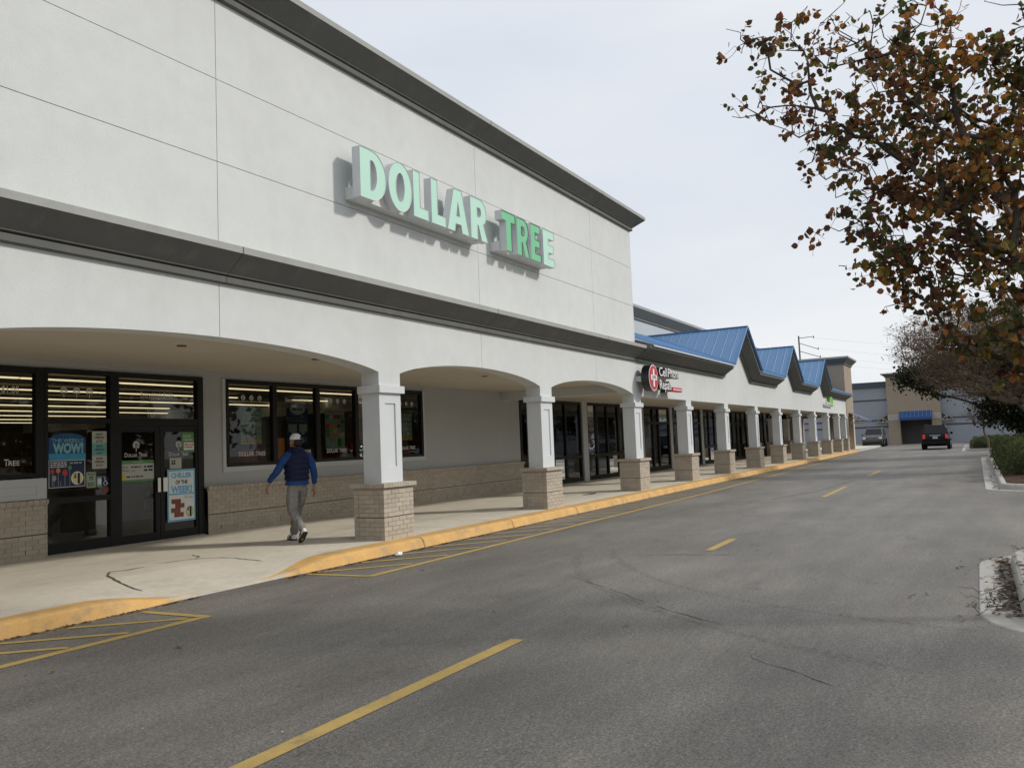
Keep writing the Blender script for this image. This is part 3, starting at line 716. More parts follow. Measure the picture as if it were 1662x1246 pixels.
# main roof, gable slopes, seams
YE = 8.07; SL = .396
rz_ = lambda y: E0+.03+(y-YE)*SL
YR = YE+(PK-E0)/SL
mb = MB(); o_ = [(23.52, YE)]
for a, pk, b in GB: o_ += [(a-.04, YE), (pk, YR+.05), (b+.04, YE)]
o_ += [(68.9, YE), (68.9, 12.75), (23.52, 12.75)]
mb.add([(x, y, rz_(y)) for x, y in o_], [tuple(range(len(o_)))])
ed = [23.52]+[q for a, pk, b in GB for q in (a-.04, b+.04)]+[68.9]
for a, b in zip(ed[::2], ed[1::2]): mb.add([(a, YE, rz_(YE)-.06), (b, YE, rz_(YE)-.06), (b, YE, rz_(YE)), (a, YE, rz_(YE))], [(0,1,2,3)])
roof = mb.build('roof', 'blue_metal', strip)
mb = MB(); mb.box((23.52, YE-.035, rz_(YE)-.075), (33.0, YE-.004, rz_(YE)-.035)); mb.build('drip_edge', 'gutter_metal', roof)
mb = MB(); x = 23.7
while x < 68.8:
    y0 = YE
    for a, pk, b in GB:
        if a-.05 < x < b+.05: y0 = YE+(YR-YE)*(1-abs(x-pk)/(pk-a+.05))+.06
    mb.tube((x, y0, rz_(y0)+.012), (x, 12.7, rz_(12.7)+.012), .014, k=4); x += .42
o = mb.build('seams', 'blue_seam', roof); o['kind'] = 'stuff'
YR = YE+(PK-E0)/SL
for a, pk, b in GB:
    for s_, e_ in ((-1, a), (1, b)):
        mb = MB(); z0, z1 = E0+.035, PK+.035; f = (e_-.03*s_*-1, YE-.02, z0); t = (pk, YE-.02, z1); k_ = (pk, YR, z1)
        mb.add([f, t, k_], [(0,1,2)]); mb.add([(f[0], f[1], f[2]-.05), f, t, (t[0], t[1], t[2]-.05)], [(0,1,2,3)])
        sl = mb.build('gable_roof', 'blue_metal', strip)
        y = YE+.3
        while y < YR-.2:
            q = (y-YE)/(YR-YE)     # where the seam meets the valley
            xv = e_+(pk-e_)*q; zv = z0+(z1-z0)*q
            sm = MB(); sm.tube((xv, y, zv+.015), (pk, y, z1+.015), .014, k=4); sm.build('seam', 'blue_seam', sl); y += .41
        vb = MB(); vb.tube((e_, YE-.01, z0+.03), (pk, YR, z1+.03), .028, k=5); vb.tube((pk, YE-.03, z1+.02), (pk, YR, z1+.02), .035, k=6); vb.tube((f[0], YE-.03, z0+.02), (pk, YE-.03, z1+.02), .025, k=5); vb.build('flashing', 'blue_seam', sl)
# parapet of the hall behind the strip
mb = MB(); mb.box((23.5, 13.0, 3.2), (68.9, 13.4, 7.2)); mb.build('parapet_wall', 'parapet_paint', strip)
cornice_plan('parapet_cornice', [(23.5, 13.0), (68.9, 13.0), (68.9, 20)], 6.93, strip, [(o*.8, h*1.3) for o, h in PROF])
# shopfronts of the strip
def pil(x0, x1):
    mb = MB(); mb.box((x0, YW-.06, .15), (x1, YW+.1, 3.11)); mb.build('pilaster', 'trim_grey', strip)
glazing('shopfront', [24.36, 25.6, 26.75, 27.78, 29.1], .15, 3.11, strip, rails=(1.07,), fw=.11, sill=.16)
pil(29.22, 29.66)
glazing('shopfront', [29.72, 30.6, 31.72, 32.92, 34.1, 35.3], .15, 3.11, strip, rails=(1.07,), fw=.12, sill=.16)
pil(35.42, 35.9)
glazing('shopfront', [36.0, 37.2, 38.0, 39.5], .15, 3.11, strip, rails=(2.34,), fw=.13, sill=.2)
pil(39.6, 39.95)
x = 40.05
i = 0
while x < 67:
    e_ = min(x+4.75, 68.5); glazing('shopfront', list(np.linspace(x+.06, e_-.06, 5)), .15, 3.11, strip, rails=(1.07,) if i % 2 else (2.34,), fw=.13, sill=.18); pil(e_+.02, e_+.40); x = e_+.42; i += 1
mb = MB(); mb.box((24.2, YW-.02, 3.11), (68.8, YW+.18, 3.20)); mb.build('shop_header', 'trim_grey', strip)
mb = MB()
mb.add([(24.3, 13.15, .15), (68.8, 13.15, .15), (68.8, 17, .15), (24.3, 17, .15)], [(0,1,2,3)], 0); mb.add([(24.3, 13.15, 3.2), (68.8, 13.15, 3.2), (68.8, 17, 3.2), (24.3, 17, 3.2)], [(3,2,1,0)], 1); mb.add([(24.3, 17, .1), (68.8, 17, .1), (68.8, 17, 3.3), (24.3, 17, 3.3)], [(0,1,2,3)], 1)
for x in (24.3, 29.4, 35.6, 39.8, 68.8): mb.add([(x, 13.12, .1), (x, 17, .1), (x, 17, 3.3), (x, 13.12, 3.3)], [(0,1,2,3)], 1)
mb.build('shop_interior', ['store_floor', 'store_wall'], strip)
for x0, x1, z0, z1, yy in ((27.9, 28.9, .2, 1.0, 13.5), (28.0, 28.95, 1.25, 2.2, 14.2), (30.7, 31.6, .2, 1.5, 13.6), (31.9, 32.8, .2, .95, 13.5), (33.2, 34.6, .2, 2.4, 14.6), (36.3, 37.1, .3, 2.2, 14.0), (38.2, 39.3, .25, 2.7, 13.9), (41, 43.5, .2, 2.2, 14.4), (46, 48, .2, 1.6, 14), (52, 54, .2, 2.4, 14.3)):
    p = MB(); p.box((x0, yy, z0), (x1, yy+.04, z1)); p.build('added_pale_panel', 'stucco_grey', strip)  # added pale panels stand in for curtains and car reflections behind the glass

# ------------------------------------------------------------------ tan tower
tower = empty('tower_building', (71, 8.6, 0), 'tan stucco tower with dark cornice at the end of the shop row', 'tower')
tx0, tx1, ty0, ty1, tz = 69.0, 73.3, 8.6, 13.2, 6.85
mb = MB(); mb.box((tx0, ty0, 2.75), (tx1, ty1, tz)); mb.build('wall', 'tan_stucco', tower)
for a, b, c, d in ((tx0, tx0+.7, ty0, ty0+.7), (tx1-.7, tx1, ty0, ty0+.7), (tx0, tx0+.7, ty1-.7, ty1), (tx1-.7, tx1, ty1-.7, ty1)):
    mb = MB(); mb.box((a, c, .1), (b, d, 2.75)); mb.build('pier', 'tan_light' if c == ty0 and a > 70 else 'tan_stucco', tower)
mb = MB(); mb.box((tx0+.05, ty0+1.5, .1), (tx1-.05, ty0+1.7, 2.75)); mb.build('recess_wall', 'brown_recess', tower)  # shade inside the tower arcade is put into this dark brown
cornice_plan('cornice', [(tx0, ty1), (tx0, ty0), (tx1, ty0), (tx1, ty1), (tx0, ty1)], 6.7, tower, [(o*1.1, h*1.35) for o, h in PROF])
mb = MB(); mb.box((tx0-.3, ty0-.3, 7.28), (tx1+.3, ty1+.3, 7.31)); mb.build('roof', 'far_dark', tower)
mb = MB(); mb.box((tx0-.012, ty0+.1, 4.4), (tx0-.003, ty1, 4.43)); mb.box((tx0+.01, ty0-.012, 4.4), (tx1, ty0-.003, 4.43)); mb.build('groove', 'joint_dark', tower)
aw = MB(); aw.add([(70.0, 8.55, 3.05), (72.6, 8.55, 3.05), (72.6, 7.25, 2.42), (70.0, 7.25, 2.42), (70.0, 7.25, 2.25), (72.6, 7.25, 2.25)], [(0,1,2,3), (3,2,5,4)])
o = aw.build('awning', 'awning_blue', tower)
fr = MB()
for x in (70.0, 72.6):
    for a, b in (((x, 8.55, 3.03), (x, 7.27, 2.4)), ((x, 8.55, 2.2), (x, 7.27, 2.28)), ((x, 8.5, 2.2), (x, 8.1, 2.8)), ((x, 8.1, 2.25), (x, 8.1, 2.8))): fr.tube(a, b, .03, k=4)
fr.build('awning_frame', 'rust_frame', o)

# ------------------------------------------------------------------ far store across the end of the lane
far = empty('far_store_building', (100, 6, 0), 'grey blue store closing off the end of the lane, tan entrance block with blue awning', 'store')
mb = MB(); mb.box((100, 8.2, 0), (110, 22, 6.35)); mb.box((100, -26, 0), (110, 3.2, 6.1)); mb.box((101, 3.2, 0), (110, 8.2, 6.2)); mb.build('wall', 'far_grey', far)
for z in (4.75, 2.55, 1.85): 
    for a, b in ((8.25, 21.9), (-25.9, 3.15)):
        mb = MB(); mb.box((99.95, a, z), (99.995, b, z+.14)); mb.build('band', 'far_dark', far)
mb = MB(); mb.box((99.8, 8.3, 6.2), (110, 22, 6.8)); mb.box((99.8, -26, 6.0), (110, 3.1, 6.55)); mb.build('parapet', 'far_dark', far)
mb = MB()
mb.box((99.2, 7.1, 0), (101, 8.25, 7.2)); mb.box((99.2, 3.15, 0), (101, 4.05, 7.2)); mb.box((99.2, 4.05, 3.0), (101, 7.1, 7.2)); mb.build('entrance_block', 'tan_stucco', far)
for a, b in ((7.12, 8.27), (3.13, 4.0)):
    mb = MB(); mb.box((99.17, a, 2.55), (99.6, b, 3.2)); mb.build('light_band', 'concrete_pale', far)
cornice_plan('cornice', [(101, 8.25), (99.2, 8.25), (99.2, 3.15), (101, 3.15)], 7.15, far, [(o*1.2, h) for o, h in PROF])
mb = MB(); mb.box((100.8, 4.05, 0), (100.9, 7.1, 3.0)); mb.box((100.76, 4.05, 1.2), (100.8, 7.1, 1.3)); mb.build('recess_back', 'dark_recess', far)  # dark panel: shade inside the entrance opening put into the colour
for a, b in ((4.0, 7.1),):
    mb = MB(); mb.add([(99.15, a, 3.45), (99.15, b, 3.45), (98.1, b, 2.75), (98.1, a, 2.75), (98.1, b, 2.5), (98.1, a, 2.5)], [(0,1,2,3), (3,2,4,5)]); o = mb.build('awning', 'awning_blue', far)
    y = a+.1
    while y < b: q = MB(); q.tube((99.15, y, 3.47), (98.1, y, 2.77), .02, k=4); q.build('seam', 'blue_seam', o); y += .38
for y0_, s_ in ((8.27, 1), (3.13, -1)):        # small side awnings on the entrance block, with open triangular brackets
    fr = MB()
    for xx in (99.3, 99.9):
        for a, b in (((xx, y0_, 3.2), (xx, y0_+1.1*s_, 2.5)), ((xx, y0_, 2.35), (xx, y0_+1.1*s_, 2.42)), ((xx, y0_+.5*s_, 2.38), (xx, y0_+.5*s_, 2.88)), ((xx, y0_, 2.4), (xx, y0_+.5*s_, 2.85))): fr.tube(a, b, .035, k=4)
    o = fr.build('awning_frame', 'rust_frame', far)
    mb = MB(); mb.add([(99.25, y0_, 3.26), (99.95, y0_, 3.26), (99.95, y0_+1.15*s_, 2.53), (99.25, y0_+1.15*s_, 2.53)], [(0,1,2,3)]); mb.build('awning', 'far_dark', far)
def fine_print(x0, x1, z0, z1, rows, y, matn, parent):
    """print too small to read: rows of short uneven strokes"""
    mb = MB(); rh = (z1-z0)/rows
    for r in range(rows):
        x = x0
        while x < x1-.01:
            wd = random.uniform(.35, 1.3)*rh*1.6; zz = z1-(r+1)*rh
            mb.box((x, y-.0003, zz+rh*.18), (min(x+wd, x1), y, zz+rh*.72)); x += wd+rh*.35
    return mb.build('fine_print', matn, parent)
# ------------------------------------------------------------------ channel-letter sign on the tall wall
def arc(cx, cz, rx, rz, a0, a1, n=14): return [(cx+rx*math.cos(R_(a0+(a1-a0)*i/n)), cz+rz*math.sin(R_(a0+(a1-a0)*i/n))) for i in range(n+1)]
def glyph(ch):
    """outlines in a unit cell (0..1 x 0..1): list of loops, first outer"""
    if ch == 'D': return [[(0, 0)]+[(.42, 0)]+arc(.42, .5, .58, .5, -90, 90, 20)+[(0, 1)], [(.40, .20), (.40, .80)]+arc(.44, .5, .19, .30, 90, -90, 14)]
    if ch == 'O': return [arc(.5, .5, .5, .52, 0, 350, 34), arc(.5, .5, .175, .30, 360, 10, 26)]
    if ch == 'L': return [[(0, 0), (1, 0), (1, .23), (.44, .23), (.44, 1), (0, 1)]]
    if ch == 'A': return [[(0, 0), (.33, 0), (.38, .19), (.62, .19), (.67, 0), (1, 0), (.68, 1), (.32, 1)], [(.425, .38), (.50, .70), (.575, .38)]]
    if ch == 'R': return [[(0, 0), (.40, 0), (.40, .36), (.44, .36), (.62, 0), (1, 0), (.76, .40)]+arc(.58, .69, .36, .31, -60, 90, 14)+[(0, 1)], [(.40, .57), (.40, .79), (.52, .79)]+arc(.52, .68, .10, .11, 90, -90, 8)]
    if ch == 'T': return [[(.29, 0), (.71, 0), (.71, .76), (1, .76), (1, 1), (0, 1), (0, .76), (.29, .76)]]
    if ch == 'E': return [[(0, 0), (1, 0), (1, .22), (.47, .22), (.47, .39), (.94, .39), (.94, .60), (.47, .60), (.47, .78), (1, .78), (1, 1), (0, 1)]]
def letter(ch, x0, x1, z0, z1, yf, depth, face, side, parent, edge=None):
    loops = [[(x0+(x1-x0)*a, z0+(z1-z0)*b) for a, b in lp] for lp in glyph(ch)]
    cu = bpy.data.curves.new('g', 'CURVE'); cu.dimensions = '2D'; cu.fill_mode = 'BOTH'
    for lp in loops:
        sp = cu.splines.new('POLY'); sp.points.add(len(lp)-1); sp.use_cyclic_u = True
        for p_, (a, b) in zip(sp.points, lp): p_.co = (a, b, 0, 1)
    o = bpy.data.objects.new('g', cu); COL.objects.link(o); dg = bpy.context.evaluated_depsgraph_get()
    me = bpy.data.meshes.new_from_object(o.evaluated_get(dg)); bpy.data.objects.remove(o); bpy.data.curves.remove(cu)
    for v in me.vertices: v.co = (v.co.x, yf, v.co.y)
    me.materials.clear(); me.materials.append(MATS[face])
    ret = MB()                                   # returns (sides) with a slim trim lip in front
    for lp in loops:
        n = len(lp); vs = [(a, y, b) for y in (yf-.008, yf+depth) for a, b in lp]
        ret.add(vs, [(i, (i+1) % n, (i+1) % n+n, i+n) for i in range(n)])
    r = ret.build('letter', side, parent); f_ = link('letter_face', me, r)
    if edge:
        lip = MB()
        for k_, lp in enumerate(loops):
            n = len(lp); cx = sum(a for a, b in lp)/n; cz = sum(b for a, b in lp)/n
            # inset outline by moving along the vertex normals
            ins = []
            for i in range(n):
                p0, p1, p2 = Vector(lp[i-1]), Vector(lp[i]), Vector(lp[(i+1) % n]); d0 = (p1-p0).normalized(); d1 = (p2-p1).normalized(); nn = Vector((-d0.y-d1.y, d0.x+d1.x)); nn = nn.normalized() if nn.length > 1e-6 else Vector((0, 0))
                ins.append(p1+nn*(.006 if edge == 'sign_return' else .014))
            vs = [(a, yf-.008, b) for a, b in lp]+[(q.x, yf-.006, q.y) for q in ins]
            lip.add(vs, [(i, (i+1) % n, (i+1) % n+n, i+n) for i in range(n)])
        lip.build('letter_edge', edge, r)
    b_ = MB()
    return r
sg = empty('store_sign', (14, YF, 5.6), 'large mint and green channel letter sign on the tall white wall', 'sign')
Z0, Z1, YL = 5.625, 6.44, 8.27
for ch, a, b in (('D', 10.45, 11.13), ('O', 11.19, 11.86), ('L', 11.90, 12.36), ('L', 12.45, 12.92), ('A', 12.97, 13.73), ('R', 13.80, 14.44)):
    letter(ch, a, b, Z0, Z1, YL, .15, 'sign_mint', 'sign_return', sg, 'sign_return')
for i, (ch, a, b) in enumerate((('T', 15.02, 15.62), ('R', 15.67, 16.25), ('E', 16.31, 16.80), ('E', 16.92, 17.50))):
    letter(ch, a, b, Z0, Z1, YL, .15, 'sign_mint' if i == 3 else 'sign_green', 'sign_return', sg, 'sign_return' if i == 3 else 'black_plastic')
for a, b in ((10.50, 14.38), (15.12, 17.42)):
    p = MB(); p.box((a, YL+.15, Z0+.004), (b, YF-.001, Z0+.20)); p.build('raceway', 'raceway', sg, bevel=.006)
# phone repair sign
ps = empty('repair_sign', (24.8, YS, 3), 'red cross disc and white lettered phone repair sign above the walkway', 'sign')
yd = 8.2
p = MB(); p.disc_y(23.76, 3.40, .40, .385, yd, yd+.24, 40); dk = p.build('disc', 'black_plastic', ps)
p = MB(); p.disc_y(23.76, 3.40, .40, .385, yd-.006, yd-.001, 40); p.build('disc_rim', 'sign_white', dk)
p = MB(); p.disc_y(23.76, 3.40, .375, .36, yd-.011, yd-.0065, 40); p.build('disc_face', 'sign_red', dk)
p = MB(); p.box((23.70, yd-.016, 3.14), (23.82, yd-.0115, 3.66)); p.box((23.51, yd-.018, 3.335), (24.01, yd-.012, 3.485)); p.build('cross', 'sign_white', dk)
text('CPR', 23.76, 3.365, .095, yd-.0195, 'print_black', dk, width=.36, bold=.03, align='CENTER')
p = MB(); p.box((23.45, yd+.24, 3.3), (24.1, YS-.001, 3.45)); p.build('bracket', 'raceway', ps)
for tx, a, wd, z, h in (('Cell', 24.30, .74, 3.49, .27), ('Phone', 25.14, 1.17, 3.49, .27), ('Repair', 24.30, 1.18, 3.10, .28)):
    text(tx, a, z, h, yd, 'black_plastic', ps, 'letter_backs', width=wd, bold=.01, depth=.16)
    text(tx, a, z, h, yd-.004, 'sign_white', ps, 'lettering', width=wd, bold=.006)
p = MB(); p.box((24.45, yd+.165, 3.5), (26.2, YS-.001, 3.62)); p.box((24.45, yd+.165, 3.12), (25.4, YS-.001, 3.25)); p.build('raceway', 'raceway', ps)
p = MB(); p.box((25.50, yd, 3.06), (26.48, yd+.15, 3.20)); tg = p.build('tag_box', 'sign_red', ps, bevel=.02)
fine_print(25.57, 26.42, 3.095, 3.165, 1, yd-.003, 'paper_white', tg)
p = MB(); p.box((25.6, yd+.15, 3.1), (26.3, YS-.001, 3.16)); p.build('tag_bracket', 'black_plastic', ps)
# small green and white sign near the end of the row
gs = empty('green_sign', (59, YS, 3.3), 'small lime green sign with white script near the end of the shop row', 'sign')
p = MB(); p.prism_y(arc(60.3, 3.68, .75, .28, 0, 350, 20), 8.42, 8.58); p.build('leaf_panel', 'sign_lime', gs)
p = MB(); p.box((60.55, 8.44, 3.30), (61.15, 8.57, 3.72)); p.build('side_panel', 'sign_lime', gs, bevel=.03)
sc_ = MB(); pts = [(57.9, 3.42), (58.0, 3.62), (58.25, 3.34), (58.5, 3.60), (58.7, 3.36), (58.9, 3.5), (59.15, 3.38), (59.3, 3.52), (59.5, 3.36), (59.7, 3.75), (59.85, 3.38), (60.1, 3.5), (60.3, 3.36), (60.5, 3.5)]
for a, b in zip(pts[:-1], pts[1:]): sc_.tube((a[0], 8.45, a[1]), (b[0], 8.45, b[1]), .045, k=5)
sc_.build('script', 'sign_white', gs); p = MB(); p.box((57.9, 8.5, 3.28), (60.5, YS-.002, 3.36)); p.build('raceway', 'raceway', gs)

# ------------------------------------------------------------------ posters and decals on the shop glass (outside face at YW)
def sheet(name, x0, x1, z0, z1, y, matn, parent=None, t=.002):
    p = MB(); p.box((x0, y-t, z0), (x1, y, z1)); return p.build(name, matn, parent)
def poster(name, label, x0, x1, z0, z1, y, matn, cat='poster', group=None):
    return tag(sheet(name, x0, x1, z0, z1, y, matn), label, cat, group)
yg = YW+.019            # stuck on the outside face of the glass
P1, P2, P3 = .0025, .003, .0035
w_ = poster('weekly_poster', 'blue poster with big pale lettering and balloons in the glass beside the doors', 8.36, 9.0, 1.21, 2.02, yg, 'print_blue')
p = MB(); p.prism_y(arc(8.68, 2.02, .28, .07, 0, 180, 12), yg-.002, yg); p.build('crest', 'print_blue', w_)
sheet('band', 8.36, 9.0, 1.66, 1.76, yg-P1, 'print_cyan', w_, .0004)
text('THE WEEKLY', 8.41, 1.945, .058, yg-P2, 'print_teal', w_, width=.56, bold=.012)
text('WOW!', 8.43, 1.775, .15, yg-P2, 'print_teal', w_, width=.53, bold=.055)
pn = sheet('panel', 8.36, 8.99, 1.215, 1.655, yg-P1, 'decal', w_, .0004); sheet('panel_blue', 8.37, 8.98, 1.225, 1.645, yg-P2, 'print_navy', w_, .0003)
fine_print(8.39, 8.67, 1.535, 1.635, 3, yg-P3, 'decal', w_)
fine_print(8.72, 8.94, 1.585, 1.63, 1, yg-P3, 'print_teal', w_)
for cx, cz, rr_, cc in ((8.42, 1.475, .035, 'print_red'), (8.52, 1.49, .035, 'print_orange'), (8.635, 1.45, .045, 'print_red'), (8.72, 1.53, .033, 'print_green'), (8.45, 1.37, .038, 'print_sage'), (8.56, 1.36, .035, 'print_navy')):
    p = MB(); p.disc_y(cx, cz, rr_, rr_*1.2, yg-P3-.0006, yg-P3-.0002, 14); p.build('balloon', cc, w_)
    p = MB(); p.box((cx-.002, yg-P3-.0004, 1.24), (cx+.002, yg-P3-.0002, cz-rr_*1.2)); p.build('string', 'decal', w_)
p = MB(); p.disc_y(8.85, 1.355, .108, .108, yg-.0046, yg-.004, 26); p.build('badge', 'paper_white', w_); p = MB(); p.disc_y(8.85, 1.355, .092, .092, yg-.0052, yg-.0047, 26); p.build('badge_face', 'print_cream', w_)
text('$', 8.785, 1.36, .075, yg-.0056, 'print_black', w_, bold=.02); text('1', 8.855, 1.27, .165, yg-.0056, 'print_black', w_, bold=.04)
for i, (z0, z1, mt_, lb) in enumerate(((1.92, 2.12, 'paper_grey', 'grey hiring notice, topmost of three beside the blue poster'), (1.715, 1.918, 'paper_teal', 'teal hiring notice, middle of three beside the blue poster'), (1.49, 1.713, 'paper_grey', 'grey hiring notice, lowest of three beside the blue poster'))):
    q = poster('hiring_notice', lb, 9.12, 9.395, z0, z1, yg, mt_, 'notice', 'hiring notices in the glass')
    text('NOW', 9.257, z1-.07, .038, yg-P1, 'print_black', q, width=.13, bold=.03, align='CENTER'); text('HIRING', 9.257, z1-.125, .038, yg-P1, 'print_black', q, width=.18, bold=.03, align='CENTER'); fine_print(9.19, 9.325, z1-.185, z1-.145, 2, yg-P1, 'print_black', q)
def tree_logo(cx, z0, h, y, parent, matn='decal', name='tree_logo'):
    """round tree crown of radiating petals on a slim trunk"""
    mb = MB(); R = h*.36; cz = z0+h*.62; n = 13
    for i in range(n):
        a = R_(-50+280*i/(n-1)); da = R_(9.2)
        mb.add([(cx+R*.18*math.cos(a), y, cz-.0+R*.18*math.sin(a)), (cx+R*math.cos(a-da), y, cz+R*math.sin(a-da)), (cx+R*1.06*math.cos(a), y, cz+R*1.06*math.sin(a)), (cx+R*math.cos(a+da), y, cz+R*math.sin(a+da))], [(0,1,2,3)])
    mb.add([(cx-h*.045, y, z0), (cx+h*.045, y, z0), (cx+h*.02, y, cz+R*.1), (cx-h*.02, y, cz+R*.1)], [(0,1,2,3)])
    return mb.build(name, matn, parent)
def decal_set(label, cx, z, w, y, sub=True, treeh=.19):
    e = empty('store_name_decal', (cx, y, z), label, 'decal', None)
    tree_logo(cx, z+.09, treeh, y, e)
    text('D', cx-w/2, z, .075, y, 'decal', e, width=w*.13, bold=.01); text('OLLAR', cx-w/2+w*.14, z, .055, y, 'decal', e, width=w*.40, bold=.008); text('T', cx-w/2+w*.60, z, .075, y, 'decal', e, width=w*.12, bold=.01); text('REE', cx-w/2+w*.72, z, .055, y, 'decal', e, width=w*.26, bold=.008)
    return e
yo = YW+.0085
decal_set('white tree emblem and store name on the left door leaf', 9.965, 1.665, .47, yo)
decal_set('white tree emblem and store name on the right door leaf', 10.875, 1.655, .44, yo)
hs = poster('hours_sign', 'green and white opening hours sign across the left door glass', 9.66, 10.33, 1.235, 1.605, YW+.010, 'print_green', 'sign')
sheet('panel', 9.66, 10.33, 1.27, 1.545, YW+.0075, 'paper_grey', hs, .0003)
fine_print(9.87, 10.13, 1.56, 1.592, 1, YW+.0068, 'print_sage', hs)
text('Store\nHours', 9.68, 1.47, .045, YW+.0068, 'print_black', hs, width=.14)
text('Sunday', 9.86, 1.415, .026, YW+.0068, 'print_black', hs, width=.08); fine_print(9.86, 10.07, 1.47, 1.515, 1, YW+.0068, 'print_black', hs); fine_print(10.12, 10.30, 1.40, 1.52, 2, YW+.0068, 'print_black', hs)
fine_print(9.76, 10.10, 1.30, 1.345, 1, YW+.0068, 'print_black', hs); sheet('tag', 9.67, 9.74, 1.275, 1.375, YW+.0068, 'print_yellow', hs, .0003)
q = poster('hiring_notice', 'green hiring notice in the top corner of the right door', 10.95, 11.23, 1.72, 2.09, YW+.010, 'print_green', 'notice')
text('NOW\nHIRING', 11.09, 1.99, .05, YW+.0075, 'decal', q, width=.24, align='CENTER'); sheet('panel', 10.99, 11.22, 1.76, 1.90, YW+.0075, 'paper_white', q, .0003); fine_print(11.005, 11.205, 1.79, 1.885, 2, YW+.0068, 'print_red', q)
q = poster('small_card', 'small white card taped above the chiller poster', 10.67, 10.93, 1.42, 1.62, YW+.010, 'paper_grey', 'card'); sheet('mark', 10.71, 10.79, 1.50, 1.58, YW+.0075, 'print_black', q, .0003); sheet('mark_centre', 10.735, 10.765, 1.525, 1.565, YW+.0068, 'paper_grey', q, .0003)
c_ = poster('chiller_poster', 'white and sky blue poster on the right door', 10.585, 11.21, .455, 1.41, YW-.022, 'print_sky')
yc = YW-.0245
p = MB(); p.box((10.62, yc-.0004, .97), (11.175, yc, 1.375)); p.build('cloud', 'paper_white', c_); sheet('panel', 10.615, 11.18, .49, .94, yc, 'paper_white', c_, .0004)
text('CHILLER', 10.90, 1.255, .085, yc-.001, 'print_sky', c_, width=.47, bold=.055, align='CENTER'); text('OF THE', 10.90, 1.14, .065, yc-.001, 'print_black', c_, width=.27, bold=.04, align='CENTER'); text('WEEK!', 10.90, .985, .115, yc-.001, 'print_sky', c_, width=.48, bold=.055, align='CENTER')
for dx, dz in ((.02, .78), (.10, .70), (.01, .62), (.08, .535)): sheet('food_box', 10.65+dx, 10.86+dx, dz, dz+.085, yc-.0008, 'print_brown', c_, .0004)
text('New\nHOT POCKETS', 11.155-.19, .90, .022, yc-.001, 'print_black', c_, width=.19)
p = MB(); p.disc_y(11.08, .62, .083, .10, yc-.0012, yc-.0006, 24); p.build('badge', 'print_black', c_); p = MB(); p.disc_y(11.08, .62, .076, .092, yc-.0018, yc-.0013, 24); p.build('badge_face', 'print_cream', c_); text('$', 11.02, .645, .06, yc-.0022, 'print_black', c_, bold=.03); text('1', 11.075, .545, .155, yc-.0022, 'print_black', c_, bold=.05)
q = poster('small_notice', 'pale sage notice with a little tree beside the blue poster', 9.015, 9.185, 1.18, 1.44, yg, 'print_sage', 'notice'); tree_logo(9.10, 1.28, .10, yg-P1, q, 'print_black'); fine_print(9.04, 9.16, 1.39, 1.42, 1, yg-P1, 'print_black', q); fine_print(9.04, 9.16, 1.20, 1.27, 2, yg-P1, 'print_black', q)
q = poster('small_sticker', 'little pale teal sticker left of the wheelchair sign', 9.21, 9.295, 1.185, 1.35, yg, 'paper_teal', 'sticker'); sheet('lines', 9.22, 9.285, 1.23, 1.32, yg-P1, 'paper_white', q, .0003)
q = poster('wheelchair_sign', 'dark blue square wheelchair access sticker by the doors', 9.305, 9.425, 1.19, 1.345, yg, 'print_navy', 'sticker')
p = MB(); y = yg-P1
p.disc_y(9.352, 1.325, .010, .011, y-.0003, y, 10); p.tube((9.354, y, 1.31), (9.358, y, 1.265), .005, k=4); p.tube((9.358, y, 1.268), (9.39, y, 1.268), .005, k=4); p.tube((9.39, y, 1.268), (9.402, y, 1.23), .005, k=4); p.tube((9.402, y, 1.228), (9.413, y, 1.232), .005, k=4); p.tube((9.356, y, 1.29), (9.382, y, 1.29), .004, k=4)
for i in range(14): a0, a1 = R_(120+250*i/14), R_(120+250*(i+1)/14); p.tube((9.362+.03*math.cos(a0), y, 1.24+.034*math.sin(a0)), (9.362+.03*math.cos(a1), y, 1.24+.034*math.sin(a1)), .005, k=4)
p.build('symbol', 'sign_white', q)
q = poster('red_sticker', 'small dull red sticker below the wheelchair sign', 9.305, 9.42, 1.085, 1.18, yg, 'print_brown', 'sticker')
# window lettering
def three_trees(label, xs_, z, h, y):
    e = empty('tree_decal', (xs_[1], y, z), label, 'decal'); [tree_logo(x, z, h, y, e) for x in xs_]
yp = YW+.0165
three_trees('three white tree emblems in the glass above the blue poster', (8.62, 8.845, 9.075), 2.68, .17, yp)
def lettering(label, tx, x, z, h, y, wd):
    e = empty('window_lettering', (x, y, z), label, 'lettering'); text(tx, x, z, h, y, 'decal', e, width=wd)
lettering('white price lettering in the glass over the doors', "Everything's $1.00", 10.07, 2.72, .10, yp, .69)
lettering('white street number in the glass over the doors', '1501C', 10.22, 2.35, .075, yp, .33)
lettering('white price lettering in the leftmost window', "Everything's $1.00", 6.98, 2.72, .11, yp, .90)
e = empty('store_name_decal', (7.5, yp, 1.6), 'white store name across the bottom of the leftmost window', 'decal')
text('DOLLAR', 7.05, 1.60, .075, yp, 'decal', e, width=.5, bold=.01); text('T', 7.65, 1.60, .10, yp, 'decal', e, width=.07, bold=.01); text('REE', 7.72, 1.60, .075, yp, 'decal', e, width=.17, bold=.01)
three_trees('three white tree emblems in the window left of the walking man', (12.48, 12.705, 12.93), 2.69, .15, yp)
lettering('white price lettering in the window behind the walking man', "Everything's $1.00", 13.69, 2.73, .09, yp, .70)
three_trees('three white tree emblems in the window right of the walking man', (15.15, 15.39, 15.63), 2.69, .15, yp)
three_trees('three white tree emblems in the window half hidden behind the nearest column', (17.85, 18.1, 18.35), 2.69, .15, yp)
